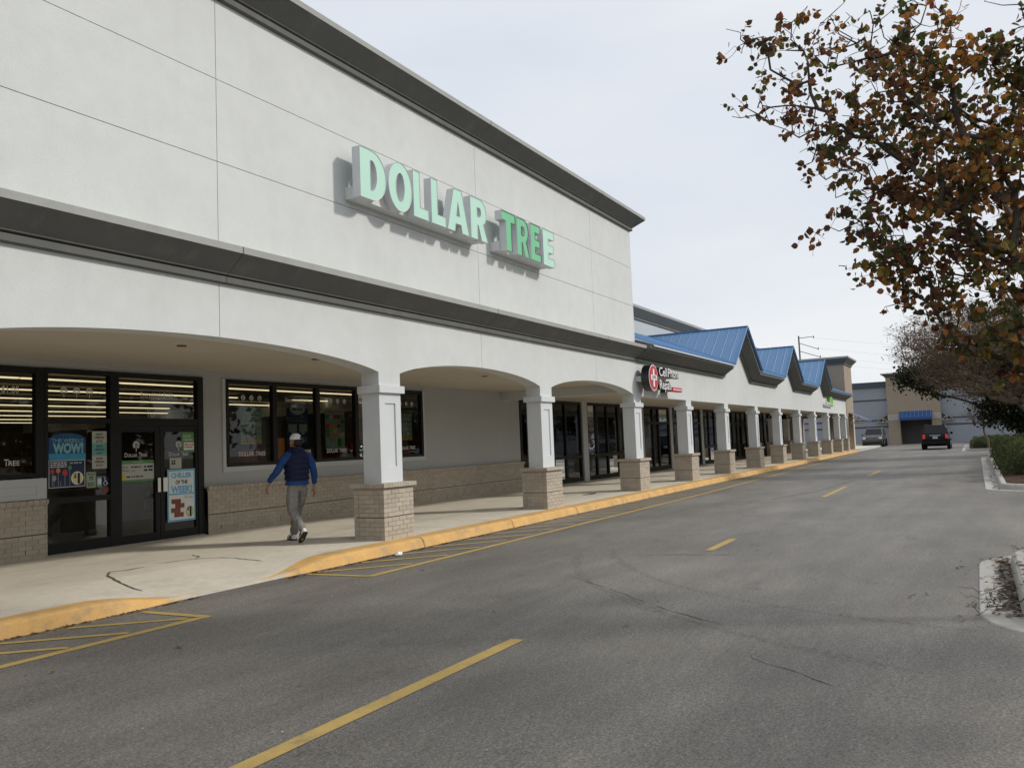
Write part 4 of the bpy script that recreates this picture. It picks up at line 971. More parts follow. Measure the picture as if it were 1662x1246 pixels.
for lb, x, wd in (('white store name low in the window left of the walking man', 12.34, .73), ('white store name low in the window behind the walking man', 13.75, .70), ('white store name low in the window right of the walking man', 14.98, .68), ('white store name low in the window half hidden behind the nearest column', 17.75, .70)):
    e = empty('store_name_decal', (x, yp, 1.6), lb, 'decal'); text('DOLLAR', x, 1.60, .085, yp, 'decal', e, width=wd*.56, bold=.006); text('TREE', x+wd*.62, 1.60, .085, yp, 'decal', e, width=wd*.38, bold=.006)
def countdown(x, lb):
    q = poster('christmas_poster', lb, x, x+.57, 1.84, 2.56, YW+.05, 'print_green'); y = YW+.05
    text('COUNTDOWN', x+.285, 2.44, .065, y-.003, 'decal', q, width=.48, bold=.02, align='CENTER'); text('TO CHRISTMAS!', x+.285, 2.35, .065, y-.003, 'decal', q, width=.48, bold=.02, align='CENTER')
    for i in range(4):
        for j in range(3):
            c = random.choice(['print_sage', 'paper_grey', 'print_sage', 'print_brown', 'print_sage'])
            sheet('picture', x+.01+.14*i, x+.14+.14*i, 1.95+.12*j, 2.06+.12*j, y-.0025, c, q, .0004)
    sheet('band', x, x+.57, 1.84, 1.94, y-.0025, 'print_yellow', q, .0005); text('AS ADVERTISED!', x+.285, 1.87, .045, y-.0036, 'print_brown', q, width=.46, bold=.02, align='CENTER')
countdown(12.43, 'green Christmas countdown poster with yellow band, left of the walking man'); countdown(17.80, 'green Christmas countdown poster with yellow band, half hidden behind the nearest column')
q = poster('navy_poster', 'dark navy poster with white oval top in the window behind the walking man', 13.74, 14.42, 1.50, 2.60, YW+.05, 'print_navy'); y = YW+.048
p = MB(); p.disc_y(14.08, 2.585, .24, .13, y-.001, y-.0003, 24); p.build('oval', 'paper_grey', q); fine_print(13.92, 14.24, 2.54, 2.61, 1, y-.0018, 'print_navy', q)
fine_print(13.85, 14.31, 2.29, 2.41, 2, y-.001, 'shelf_grey', q)
for a, b in ((13.79, 14.05), (14.12, 14.37)): sheet('picture', a, b, 2.08, 2.25, y-.0008, 'print_sage', q, .0004); sheet('picture_tab', a+.08, a+.18, 2.02, 2.08, y-.0008, 'print_sage', q, .0004)
text('$1', 14.2, 1.85, .12, y-.001, 'paper_grey', q)
q = poster('collage_poster', 'tall pale poster of small holiday pictures right of the walking man', 14.975, 15.65, 1.68, 2.59, YW+.05, 'print_sage')
sheet('band', 14.975, 15.65, 2.50, 2.57, y-.0008, 'paper_grey', q, .0004); fine_print(15.0, 15.62, 2.505, 2.565, 1, y-.0018, 'print_red', q)
for i in range(5):
    for j in range(5):
        sheet('picture', 14.99+.13*i, 15.11+.13*i, 1.95+.105*j, 2.045+.105*j, y-.0008, random.choice(['print_brown', 'paper_grey', 'print_red', 'print_sage', 'print_orange', 'print_green', 'paper_teal']), q, .0004)
p = MB(); p.disc_y(15.46, 1.83, .12, .14, y-.0016, y-.001, 22); p.build('badge', 'paper_grey', q); p = MB(); p.disc_y(15.46, 1.83, .10, .12, y-.0022, y-.0017, 22); p.build('badge_face', 'print_green', q); text('1', 15.43, 1.76, .14, y-.0027, 'print_black', q, bold=.04)
q = poster('leaflet', 'small pale leaflet at the foot of the collage poster', 15.56, 15.74, 1.50, 1.68, YW+.05, 'print_sage', 'leaflet')
for k, (a, b, h) in enumerate(((12.6, 13.25, .42), (14.35, 14.6, .38), (15.7, 16.0, .45), (16.1, 17.3, .5), (17.6, 18.6, .35))):
    p = MB(); p.box((a, YW+.25, .2), (b, YW+.75, 1.42+h*.75)); p.box((a+.06, YW+.24, .3), (b-.06, YW+.25, 1.3+h*.7))
    tag(p.build('display_bin', 'store_red', bevel=.01), ['dark red display bin inside the window left of the walking man', 'narrow dark red display bin just right of the walking man', 'dark red display bin beside the collage poster', 'wide dark red display bin behind the nearest column', 'dark red display bin at the far end of the window'][k], 'display bin', 'red bins inside the window')
q = poster('orange_poster', 'orange poster low in the window at the walking man\'s shoulder', 13.43, 13.66, 1.46, 1.95, YW+.05, 'print_orange')
for z_, lb in ((2.61, 'lower pale rail across the shop windows'), (2.955, 'upper pale rail across the shop windows')):
    p = MB(); p.tube((3.6, YW+.22, z_), (18.9, YW+.22, z_), .007, k=5); tag(p.build('pale_rail', 'decal'), lb, 'rail')  # thin pale rods running behind the glass along all the windows
# inside: rows of tubes and shelving
rows = 0
tp = MB(); tp.box((-1.16, -.045, -.03), (1.16, .045, 0)); t0 = None
proto = {}
for kx, mt_ in (('on', 'tube_light'), ('off', 'tube_off')):
    o = tp.build('ceiling_tube', mt_); proto[kx] = o.data; bpy.data.objects.remove(o)
for r in range(8):
    Yr = 17.4+2.72*r; n = {True: 0, False: 0}; ORD = ['first', 'second', 'third', 'fourth', 'fifth', 'sixth', 'seventh', 'eighth', 'ninth']
    for i in range(9):
        x = 4.6+2.38*i+(r*1.37) % 1.6
        if x > 23: continue
        lit = x/Yr < (1.36, 1.28, 1.10, .86, .82, .78, .76, .74)[r] and not (r == 1 and i == 6)
        o = link('ceiling_tube', proto['on' if lit else 'off']); o.location = (x, Yr, 3.42)
        lit = bool(lit); n[lit] += 1; tag(o, '%s %s ceiling tube from the left in the %s row behind the shop glass' % (ORD[n[lit]-1], 'warm lit' if lit else 'unlit', ORD[r]), 'light tube', 'lit ceiling tubes in the shop' if lit else 'unlit ceiling tubes in the shop')
def gondola(x, y, ln, lb):
    e = empty('store_shelf', (x, y, .15), lb, 'shelf', 'shelves inside the shop')
    mb = MB(); mb.box((x-.4, y, .15), (x+.4, y+ln, .3)); mb.box((x-.02, y, .3), (x+.02, y+ln, 1.8)); [mb.box((x-.38, y, z), (x+.38, y+ln, z+.03)) for z in (.65, 1.0, 1.35)]; mb.build('rack', 'shelf_grey', e)
    g_ = MB()
    for z in (.32, .69, 1.04, 1.39):
        yy = y+.1
        while yy < y+ln-.2:
            wd = random.uniform(.15, .4); hh = random.uniform(.16, .30)
            for s_ in (-1, 1): a, b = (.04, random.uniform(.28, .37)); g_.box((x+min(s_*a, s_*b), yy, z), (x+max(s_*a, s_*b), yy+wd-.01, z+hh))
            yy += wd
    o = g_.build('goods', 'goods', e); o['kind'] = 'stuff'
for i, x in enumerate((5.5, 8.0, 12.3, 14.6, 16.9, 19.2)):
    gondola(x, 16.5, 9, ['dark stocked shelf inside the shop, leftmost of six', 'dark stocked shelf inside the shop left of the doors', 'dark stocked shelf inside the shop right of the doors', 'dark stocked shelf inside the shop behind the navy poster', 'dark stocked shelf inside the shop behind the collage poster', 'dark stocked shelf inside the shop, rightmost of six'][i])
p = MB(); p.box((9.0, 15.0, .15), (11.6, 15.6, 1.05)); p.box((8.95, 14.95, 1.05), (11.65, 15.65, 1.09)); tag(p.build('checkout_counter', 'shelf_grey'), 'dark checkout counter just inside the doors', 'counter')

# ------------------------------------------------------------------ walking man
man = empty('person', (10.70, 9.95, .15), 'person in navy puffer vest, blue sleeves and white cap walking on the sidewalk', 'person')
man_h = Vector((.36, .93, 0)).normalized()
MR = Matrix.Translation((10.70, 9.95, .15)) @ Matrix.Rotation(math.atan2(man_h.y, man_h.x), 4, 'Z')
def pt(x, y, z): return tuple(MR @ Vector((x, y, z)))
# local frame: x forward, y to his left, z up
J = dict(pel=(0, 0, .96), sp1=(.0, 0, 1.10), sp2=(.0, 0, 1.28), ch=(.01, 0, 1.42), nk=(.03, .0, 1.53), hd0=(.05, 0, 1.58), hd1=(.06, .0, 1.70),
  hl=(-.0, .095, .93), kl=(-.03, .11, .52), al=(-.39, .10, .20), tl=(-.24, .10, .03),
  hr=(.0, -.095, .93), kr=(.23, -.10, .52), ar=(.36, -.09, .09), tr=(.52, -.09, .03),
  sl=(.0, .20, 1.42), el=(.06, .33, 1.17), wl=(.24, .39, .98), sr=(.0, -.20, 1.42), er=(-.07, -.27, 1.14), wr=(.0, -.30, .90))
J['tl'] = (-.305, .10, .06)
names = list(J); idx = {n: i for i, n in enumerate(names)}
ED = [('pel', 'sp1'), ('sp1', 'sp2'), ('sp2', 'ch'), ('ch', 'nk'), ('nk', 'hd0'), ('hd0', 'hd1'), ('pel', 'hl'), ('hl', 'kl'), ('kl', 'al'), ('al', 'tl'), ('pel', 'hr'), ('hr', 'kr'), ('kr', 'ar'), ('ar', 'tr'), ('ch', 'sl'), ('sl', 'el'), ('el', 'wl'), ('ch', 'sr'), ('sr', 'er'), ('er', 'wr')]
RD = dict(pel=.12, sp1=.12, sp2=.12, ch=.12, nk=.055, hd0=.062, hd1=.08, hl=.075, kl=.05, al=.036, tl=.03, hr=.075, kr=.05, ar=.036, tr=.03, sl=.055, el=.04, wl=.026, sr=.055, er=.04, wr=.026)
pts_ = [pt(*J[n]) for n in names]; eds = [(idx[a], idx[b]) for a, b in ED]; rads = [RD[n] for n in names]
def add_chain(start, chain, rs):
    prev = idx.get(start) if isinstance(start, str) else start
    for c, r in zip(chain, rs): pts_.append(pt(*c)); rads.append(r); eds.append((prev, len(pts_)-1)); prev = len(pts_)-1
    return prev
for wn, sg_, fx in (('wl', 1, .12), ('wr', -1, .03)):           # hands: palm and five fingers, slightly curled
    wx, wy, wz_ = J[wn]; pal = (wx+fx*.35, wy+.012*sg_, wz_-.075); pi = add_chain(wn, [pal], [.026])
    for k_, (dy, ln) in enumerate(((.030, .075), (.011, .085), (-.009, .08), (-.028, .062))):
        a = (pal[0]+dy+fx*.12, pal[1]+.004*sg_, pal[2]-.03); b = (a[0]+.004, a[1]-.006*sg_, a[2]-ln*.5); c = (a[0]+.0, a[1]-.026*sg_, a[2]-ln*.88); add_chain(pi, [a, b, c], [.0095, .0085, .0075])
    a = (wx+fx*.2+.034, wy-.01*sg_, wz_-.055); add_chain(pi, [a, (a[0]+.018, a[1]-.012*sg_, a[2]-.035)], [.010, .0085])
skin('body', pts_, eds, rads, 'skin', man, 2, idx['pel'])
# head is shaped separately on top of the skinned neck: skull, jaw, nose, ears
def blob(name, parts, matn, parent):
    b = bmesh.new()
    for c, s, rot in parts:
        mm_ = MR @ Matrix.Translation(c) @ Matrix.Rotation(R_(rot), 4, 'Z') @ Matrix.Diagonal((*s, 1)); bmesh.ops.create_uvsphere(b, u_segments=18, v_segments=12, radius=1, matrix=mm_)
    me = bpy.data.meshes.new(name); b.to_mesh(me); b.free(); me.materials.append(MATS[matn]); me.polygons.foreach_set('use_smooth', [True]*len(me.polygons)); return link(name, me, parent)
HT = 28
def hp(f_, l_, z): c, s = math.cos(R_(HT)), math.sin(R_(HT)); return (.05+f_*c-l_*s, f_*s+l_*c, z)
blob('head', [(hp(.0, 0, 1.665), (.098, .077, .118), HT), (hp(.042, 0, 1.60), (.055, .052, .055), HT), (hp(.098, 0, 1.645), (.018, .013, .024), HT), (hp(-.008, .077, 1.655), (.02, .01, .032), HT), (hp(-.008, -.077, 1.655), (.02, .01, .032), HT)], 'skin', man)
blob('eyes', [(hp(.083, .03, 1.672), (.012, .012, .008), HT), (hp(.083, -.03, 1.672), (.012, .012, .008), HT), (hp(.083, 0, 1.60), (.012, .024, .006), HT)], 'hair', man)
blob('hair', [(hp(-.03, 0, 1.645), (.085, .08, .085), HT)], 'hair', man)
# clothes follow the same joints
def cl(name, seq, rs, matn, extra=(), root=0, sub=2):
    P = [pt(*(J[s] if isinstance(s, str) else s)) for s in seq]; return skin(name, P, extra if extra else [(i, i+1) for i in range(len(P)-1)], rs, matn, man, 3, root, .020 if name == 'trousers' else .012)
cl('trousers', ['pel', (0, 0, 1.03), 'hl', (-.01, .105, .72), 'kl', (-.18, .105, .38), (-.375, .10, .215), 'hr', (.11, -.10, .72), 'kr', (.305, -.095, .32), (.355, -.09, .085)],
   [(.150, .140), (.155, .135), .112, .102, .088, .080, .070, .112, .102, .088, .080, .074], 'trousers', [(0, 1), (0, 2), (2, 3), (3, 4), (4, 5), (5, 6), (0, 7), (7, 8), (8, 9), (9, 10), (10, 11)])
cl('shirt', [(0, 0, .97), (0, 0, 1.06), (0, 0, 1.3), (.01, 0, 1.43), 'sl', (.03, .27, 1.30), 'el', (.14, .385, 1.08), (.215, .41, 1.005), 'sr', (-.035, -.245, 1.29), 'er', (-.035, -.29, 1.03), (-.01, -.30, .93)],
   [(.150, .135), (.15, .13), (.15, .12), (.12, .11), .082, .070, .062, .052, .040, .082, .070, .062, .054, .042], 'shirt', [(0, 1), (1, 2), (2, 3), (3, 4), (4, 5), (5, 6), (6, 7), (7, 8), (3, 9), (9, 10), (10, 11), (11, 12), (12, 13)])
vest = MB()                              # quilted vest: rings bulging between the stitch lines
prof_v = []
for k_ in range(5):
    z0_ = 1.01+.088*k_
    for t in (0, .25, .5, .75): prof_v.append((z0_+.088*t, .018*math.sin(math.pi*t)))
prof_v += [(1.45, .0), (1.485, -.03), (1.52, -.10), (1.555, -.115), (1.575, -.122)]
nr = 28; vv = []
for z, bu_ in prof_v:
    u = min(1, max(0, (z-1.0)/.45)); rx = .150+.018*math.sin(u*math.pi)+bu_; ry = .190+.020*u+bu_
    if z > 1.46: ry = .210-(z-1.46)*1.15; rx = .15+bu_*.45
    for i in range(nr): t = 2*math.pi*i/nr; vv.append(pt(.01+.02*u+rx*math.cos(t), ry*math.sin(t)*(1 if abs(math.sin(t)) < 2 else 1), z))
vest.add(vv, [(j*nr+i, j*nr+(i+1) % nr, (j+1)*nr+(i+1) % nr, (j+1)*nr+i) for j in range(len(prof_v)-1) for i in range(nr)])
vest.build('vest', 'vest', man, smooth=True)
hem = MB(); nr = 24; hv = [pt(.01+rx*math.cos(2*math.pi*i/nr), ry*math.sin(2*math.pi*i/nr), z) for z, rx, ry in ((.945, .168, .203), (.975, .162, .199), (1.03, .148, .186)) for i in range(nr)]
hem.add(hv, [(j*nr+i, j*nr+(i+1) % nr, (j+1)*nr+(i+1) % nr, (j+1)*nr+i) for j in range(2) for i in range(nr)]); hem.build('shirt_hem', 'shirt', man, smooth=True)
# cap: mesh crown, band, visor, rear opening
cm = MB(); cv = []; ring_n = 20
for j in range(7):
    a = R_(90*j/6)
    for i in range(ring_n): t = 2*math.pi*i/ring_n; cv.append(pt(*hp(-.012+.108*math.cos(a*.98)*math.cos(t), .092*math.cos(a*.98)*math.sin(t), 1.695+.105*math.sin(a))))
cm.add(cv, [(j*ring_n+i, j*ring_n+(i+1) % ring_n, (j+1)*ring_n+(i+1) % ring_n, (j+1)*ring_n+i) for j in range(6) for i in range(ring_n)])
cap_ = cm.build('cap', 'cap_white', man, smooth=True)
vz = MB(); vsn = []
for i in range(9):
    t = R_(-65+130*i/8); vsn.append(pt(*hp(-.012+.107*math.cos(t), .09*math.sin(t), 1.703))); 
for i in range(9):
    t = R_(-65+130*i/8); vsn.append(pt(*hp(-.012+.107*math.cos(t)+.085*math.cos(t*.8), .085*math.sin(t), 1.685)))
vz.add(vsn, [(i, i+1, i+10, i+9) for i in range(8)]); vz.build('visor', 'cap_dark', cap_)
op = MB(); on = [pt(*hp(-.122, -.035+.07*i/10, 1.70+.055*math.sin(math.pi*i/10))) for i in range(11)]; op.add(on, [tuple(range(11))]); op.build('cap_opening', 'cap_dark', cap_)
def shoe(heel, toe, tilt):
    hx = Vector(heel); d = (Vector(toe)-hx)
    up_ = MB(); so = MB()
    q = Matrix.Translation(hx) @ Matrix.Rotation(-tilt, 4, 'Y')
    outl = [(-.05, .035), (-.055, 0), (-.05, -.035), (.06, -.045), (.15, -.050), (.21, -.03), (.225, 0), (.21, .03), (.15, .045), (.06, .04)]
    n = len(outl); lay = [(0, 1.0), (.028, 1.02), (.05, .97), (.075, .80), (.10, .62)]
    def P_(x, y, z): return tuple(MR @ (q @ Vector((x, y, z))))
    vs = [P_(x*(1 if z < .06 or x < 0 else 1-(z-.05)*7), y*s_, z) for z, s_ in lay for x, y in outl]
    so.add(vs[:2*n], [(i, (i+1) % n, (i+1) % n+n, i+n) for i in range(n)]+[tuple(range(n-1, -1, -1))])
    up_.add(vs[n:], [(j*n+i, j*n+(i+1) % n, (j+1)*n+(i+1) % n, (j+1)*n+i) for j in range(3) for i in range(n)]+[tuple(range(3*n, 4*n))])
    o = up_.build('shoe', 'shoe_white', man, smooth=True); so.build('sole', 'shoe_sole', o)
    lg = MB(); lg.add([P_(.01, -.052, .04), (P_(.09, -.054, .035)), P_(.08, -.048, .07), P_(.02, -.045, .08)], [(0,1,2,3)]); lg.add([P_(.01, .052, .04), P_(.09, .054, .035), P_(.08, .048, .07), P_(.02, .045, .08)], [(0,1,2,3)]); lg.build('stripe', 'shoe_sole', o)
shoe((.355, -.09, .0), (.5, -.09, 0), 0)
shoe((-.43, .10, .155), (-.2, .1, 0), R_(-40))

# ------------------------------------------------------------------ cars
def car(name, label, paint, loc, rz, kind='suv', group=None, tail=True):
    e = empty(name, (0, 0, 0), label, 'car', group)
    Lh = 2.38; W2 = .95; Hh = 1.80 if kind == 'suv' else 1.45; gc = .30 if kind == 'suv' else .22; belt = 1.10 if kind == 'suv' else .93
    side = [(-Lh, gc+.12), (-Lh+.08, gc), (Lh-.25, gc), (Lh, gc+.2), (Lh, belt-.28), (Lh-.12, belt-.12), (1.05, belt+.03), (-Lh+.02, belt+.03), (-Lh-.02, belt-.35)]
    mb = MB(); n = len(side)
    vs = [(x, s_*(W2-(.06 if z > belt-.05 else 0)-(.10 if abs(x) > 2.2 else 0)), z) for s_ in (-1, -.55, .55, 1) for x, z in side]
    vs = [(x+(.05 if abs(y) < .7 and x > 2 else 0), y, z) for x, y, z in vs]
    mb.add(vs, [tuple(range(n)), tuple(range(4*n-1, 3*n-1, -1))]+[(j*n+i, (j+1)*n+i, (j+1)*n+(i+1) % n, j*n+(i+1) % n) for j in range(3) for i in range(n)])
    body = mb.build('body', paint, e, bevel=.05, smooth=True)
    xb0, xb1 = (-Lh+.05, 1.12) if kind == 'suv' else (-1.75, 1.15); xt0, xt1 = (-Lh+.30, .30) if kind == 'suv' else (-1.05, .25); wb, wt = .89, .70
    B = [(xb0, -wb, belt), (xb1, -wb, belt), (xb1, wb, belt), (xb0, wb, belt)]; T_ = [(xt0, -wt, Hh), (xt1, -wt, Hh), (xt1, wt, Hh), (xt0, wt, Hh)]
    mb = MB(); mb.add(B+T_, [(4,5,6,7), (0,1,5,4), (1,2,6,5), (2,3,7,6), (3,0,4,7)]); cab = mb.build('cabin', paint, e, bevel=.05, smooth=True)
    def lerp4(a, b, c, d, u0, u1, v0, v1, off):
        a, b, c, d = map(Vector, (a, b, c, d)); f_ = lambda u, v: (a.lerp(b, u)).lerp(d.lerp(c, u), v); nn = (b-a).cross(d-a).normalized()*off
        return [f_(u, v)+nn for u, v in ((u0, v0), (u1, v0), (u1, v1), (u0, v1))]
    for nm_, a, b, c, d, us in (('windshield', B[1], B[2], T_[2], T_[1], ((.06, .94),)), ('rear_window', B[3], B[0], T_[0], T_[3], ((.07, .93),)), ('side_window', B[0], B[1], T_[1], T_[0], ((.05, .30), (.33, .62), (.65, .93))), ('side_window', B[2], B[3], T_[3], T_[2], ((.07, .35), (.38, .67), (.70, .95)))):
        for u0, u1 in us: p = MB(); p.add(lerp4(a, b, c, d, u0, u1, .10, .86, .012), [(0,1,2,3)]); p.build(nm_, 'car_glass', cab)
    for x in (-1.45, 1.45):
        for s_ in (-1, 1):
            R = .37 if kind == 'suv' else .32
            ar = MB(); ar.prism_y([(x+(R+.07)*math.cos(t), R+(R+.07)*math.sin(t)) for t in np.linspace(-.2, math.pi+.2, 14)], s_*W2-.01, s_*W2+.012); ar.build('wheel_arch', 'car_trim', e)
            wl_ = MB(); wl_.prism_y([(x+R*math.cos(t), R+R*math.sin(t)) for t in np.linspace(0, 2*math.pi, 25)[:-1]], s_*(W2-.10)-.12, s_*(W2-.10)+.125); wo = wl_.build('wheel', 'tyre', e, bevel=.02)
            ri = MB(); ri.prism_y([(x+R*.62*math.cos(t), R+R*.62*math.sin(t)) for t in np.linspace(0, 2*math.pi, 13)[:-1]], s_*(W2+.02), s_*(W2+.034)); ri.build('rim', 'chrome', wo)
    for s_ in (-1, 1):
        p = MB(); p.box((.80, s_*.93, belt-.02), (.98, s_*1.10, belt+.17)) if s_ > 0 else p.box((.80, -1.10, belt-.02), (.98, -.93, belt+.17)); p.build('mirror', paint, e, bevel=.03)
        p = MB(); y0_, y1_ = sorted((s_*.66, s_*.835)); p.box((-Lh-.035, y0_, belt-.30), (-Lh+.03, y1_, belt+.02)); p.build('tail_lamp', 'tail_lamp', e, bevel=.02)
        p = MB(); y0_, y1_ = sorted((s_*.55, s_*.84)); p.box((Lh-.12, y0_, belt-.34), (Lh+.025, y1_, belt-.20)); p.build('headlight', 'head_lamp', e, bevel=.02)
    gr = MB(); gr.box((Lh, -.52, belt-.38), (Lh+.065, .52, belt-.18)); go = gr.build('grille', 'car_trim', e)
    for i in range(7): p = MB(); yy = -.45+.15*i; p.box((Lh+.06, yy-.028, belt-.37), (Lh+.078, yy+.028, belt-.19)); p.build('grille_slot', 'chrome', go)
    p = MB(); p.box((Lh-.05, -.86, gc+.04), (Lh+.08, .86, gc+.26)); p.build('front_bumper', 'car_trim', e, bevel=.03)
    p = MB(); p.box((-Lh-.09, -.88, gc+.08), (-Lh+.1, .88, gc+.30)); p.build('rear_bumper', paint, e, bevel=.03)
    p = MB(); p.box((-Lh-.045, -.17, belt-.30), (-Lh-.02, .17, belt-.13)); p.build('number_plate', 'plate', e)
    p = MB(); p.box((-Lh-.04, -.36, belt-.08), (-Lh-.015, .36, belt-.04)); p.build('trunk_trim', 'chrome', e)
    if kind == 'suv':
        for s_ in (-1, 1): p = MB(); p.tube((xt0+.1, s_*.62, Hh+.05), (xt1-.1, s_*.62, Hh+.05), .025, k=5); p.build('roof_rail', 'chrome', e)
    p = MB(); p.box((-1.9, -.7, gc-.06), (1.9, .7, gc+.2)); p.build('underbody', 'car_trim', e)
    e.location = loc; e.rotation_euler = (0, 0, rz); return e
car('suv_car', 'black sport utility vehicle driving away with red tail lamps', 'car_black', (72.2, 2.72, 0), 0)
car('suv_car', 'dark grey sport utility vehicle facing us at the end of the shop row', 'car_silver', (89.5, 8.75, 0), math.pi)
car('sedan_car', 'dark blue car parked behind the hedge under the trees', 'car_blue', (74, -3.9, 0), R_(108), 'sedan')
car('sedan_car', 'white car parked behind the hedge at the right edge', 'car_white', (48, -7.6, 0), R_(95), 'sedan')
# lot on the other side of the lane, seen mirrored in the shop glass
for i, (x, y, c, k_, lb) in enumerate(((1.5, -9, 'car_white', 'sedan', 'white parked car mirrored in the shop door glass'), (9.5, -9.3, 'car_silver', 'suv', 'grey parked car mirrored in the shop window'), (20, -9, 'car_white', 'sedan', 'white parked car mirrored in the far shopfront glass'))):
    car('parked_car', lb, c, (x-6, y-2, 0), R_(90), k_)
# ------------------------------------------------------------------ vegetation
def mesh_from(name, V, Fq, matn, tint=None, smooth=False):
    me = bpy.data.meshes.new(name); me.from_pydata(V, [], Fq); me.materials.append(MATS[matn])
    if tint is not None:
        at = me.attributes.new('tint', 'FLOAT_COLOR', 'FACE'); a = np.ones((len(Fq), 4), np.float32); a[:, :3] = tint; at.data.foreach_set('color', a.ravel())
    if smooth: me.polygons.foreach_set('use_smooth', [True]*len(me.polygons))
    me.update(); return me
def leaves(name, P, size, palette, weights, spread=.35, droop=.3, clump=None, shape='ovate'):
    """one small folded leaf (four faces) per point"""
    P = np.asarray(P); n = len(P)
    d = rng.normal(size=(n, 3)); d[:, 2] -= droop*1.2; d /= np.linalg.norm(d, axis=1)[:, None]
    u = rng.normal(size=(n, 3)); u -= d*np.sum(u*d, 1)[:, None]; u /= np.linalg.norm(u, axis=1)[:, None]
    w_ = np.cross(d, u); L_ = size*rng.uniform(.65, 1.3, n)[:, None]; Wd = L_*(.42 if shape == 'ovate' else .26)
    if shape == 'round':
        cup = L_*.13
        ring = [(0, 0, 0), (.22, .36, .6), (.60, .42, 1), (1, 0, .2), (.60, -.42, 1), (.22, -.36, .6)]
        V = np.stack([P+d*L_*a_+u*L_*b_+w_*cup*c_ for a_, b_, c_ in ring]+[P+d*L_*.45], 1).reshape(-1, 3); o = (np.arange(n)*7)[:, None]
        Fq = np.concatenate([o+np.array([[i, (i+1) % 6, 6]]) for i in range(6)], 1).reshape(-1, 3)
        pal = np.array(palette); col = pal[clump]*rng.uniform(.65, 1.35, (n, 1)); return mesh_from(name, V.tolist(), Fq.tolist(), 'leaf', np.repeat(col, 6, 0))
    fold = L_*.10
    a = P; m1 = P+d*L_*.5; t = P+d*L_
    l1 = P+d*L_*.38+u*Wd+w_*fold; r1 = P+d*L_*.38-u*Wd+w_*fold
    V = np.stack([a, l1, t+w_*fold*.3, r1, m1], 1).reshape(-1, 3)
    o = (np.arange(n)*5)[:, None]; Fq = np.concatenate([o+np.array([[0, 1, 4]]), o+np.array([[1, 2, 4]]), o+np.array([[2, 3, 4]]), o+np.array([[3, 0, 4]])], 1).reshape(-1, 3)
    pal = np.array(palette)
    ci = rng.choice(len(pal), n, p=np.array(weights)/np.sum(weights)) if clump is None else clump
    col = pal[ci]*rng.uniform(.65, 1.35, (n, 1)); tint = np.repeat(col, 4, 0)
    return mesh_from(name, V.tolist(), Fq.tolist(), 'leaf', tint)
def grow(root_pts, targets, bf=.35, step=.22, wob=.05):
    """connect scattered twig ends to a trunk, trading wire length against path length"""
    nodes = [np.array(p, float) for p in root_pts]; par = [-1]+list(range(len(root_pts)-1)); pl = [0.]
    for i in range(1, len(nodes)): pl.append(pl[-1]+np.linalg.norm(nodes[i]-nodes[i-1]))
    arr = np.zeros((60000, 3)); arr[:len(nodes)] = nodes; pla = np.zeros(60000); pla[:len(pl)] = pl; n = len(nodes)
    top_ = nodes[-1]; order = np.argsort(np.linalg.norm(targets-top_, axis=1)); ends = []
    for ti in order:
        t = targets[ti]; dd = np.linalg.norm(arr[:n]-t, axis=1); up_pen = np.maximum(0, arr[:n, 2]-t[2])*.55; j = int(np.argmin(dd+bf*pla[:n]+up_pen))
        L_ = dd[j]; k = max(1, int(L_/step)); prev = j; bend = rng.normal(0, wob*L_, 3); sag = np.array([0, 0, .10*L_])
        for i in range(1, k+1):
            f_ = i/k; p = arr[j]*(1-f_)+t*f_+(bend+sag)*math.sin(math.pi*f_)*(1 if k > 1 else 0)+rng.normal(0, .012, 3)
            arr[n] = p; pla[n] = pla[prev]+np.linalg.norm(p-arr[prev]); par.append(prev); prev = n; n += 1
        ends.append(prev)
    return arr[:n].copy(), par, ends
def tree_mesh(arr, par, ends, r_tip, r_max, power=.44, matn='bark', kmin=4):
    n = len(arr); cnt = np.zeros(n)
    for e in ends: cnt[e] += 1
    for i in range(n-1, 0, -1): cnt[par[i]] += cnt[i]
    rad = np.minimum(r_max, r_tip*np.maximum(cnt, 1)**power)
    mb = MB()
    for i in range(1, n):
        p = par[i]; rp = min(rad[p], rad[i]*1.6)
        mb.tube(arr[p], arr[i], rp, rad[i], k=7 if rad[i] > .05 else kmin)
    return mb, rad
def balls(lobes, per_m3, mn=4):
    out = []
    for x, y, z, r in lobes:
        k = max(mn, int(per_m3*r**3*4.2)); d = rng.normal(size=(k, 3)); d /= np.linalg.norm(d, axis=1)[:, None]; out.append(np.array([x, y, z])+d*(r*rng.uniform(.15, 1, k)**.5)[:, None])
    return np.concatenate(out)
# big autumn tree leaning over the lane from the near island
lobes = [(9.76,2.18,6.16,0.23),(9.6,1.85,5.93,0.28),(9.2,1.4,5.92,0.33),(9.92,1.47,5.78,0.33),(9.28,1.96,5.13,0.26),(9.76,1.7,5.38,0.33),(9.44,1.21,5.08,0.43),(10.0,1.54,4.84,0.29),(10.24,1.1,6.17,0.39),(8.96,0.95,4.29,0.39),(9.52,1.23,3.96,0.28),(10.08,0.95,4.04,0.33),(8.8,0.64,4.89,0.47),(9.76,0.55,5.82,0.47),(9.6,0.57,4.43,0.48),(9.28,0.66,3.46,0.39),(9.6,0.74,3.11,0.26),(8.8,0.35,3.56,0.47),(10.24,0.26,5.1,0.5),(8.96,0.08,5.36,0.5),(9.92,0.38,3.08,0.33),(9.44,0.02,4.15,0.54),(9.04,0.02,3.08,0.47),(9.92,-0.27,5.07,0.54),(9.92,-0.24,3.84,0.5),(9.28,0.14,2.56,0.33),(8.8,-0.19,2.56,0.39),(9.28,-0.44,3.12,0.47),(8.8,-0.44,4.12,0.54),(9.28,-0.58,5.19,0.54),(9.12,-0.32,2.24,0.35)]
right = []
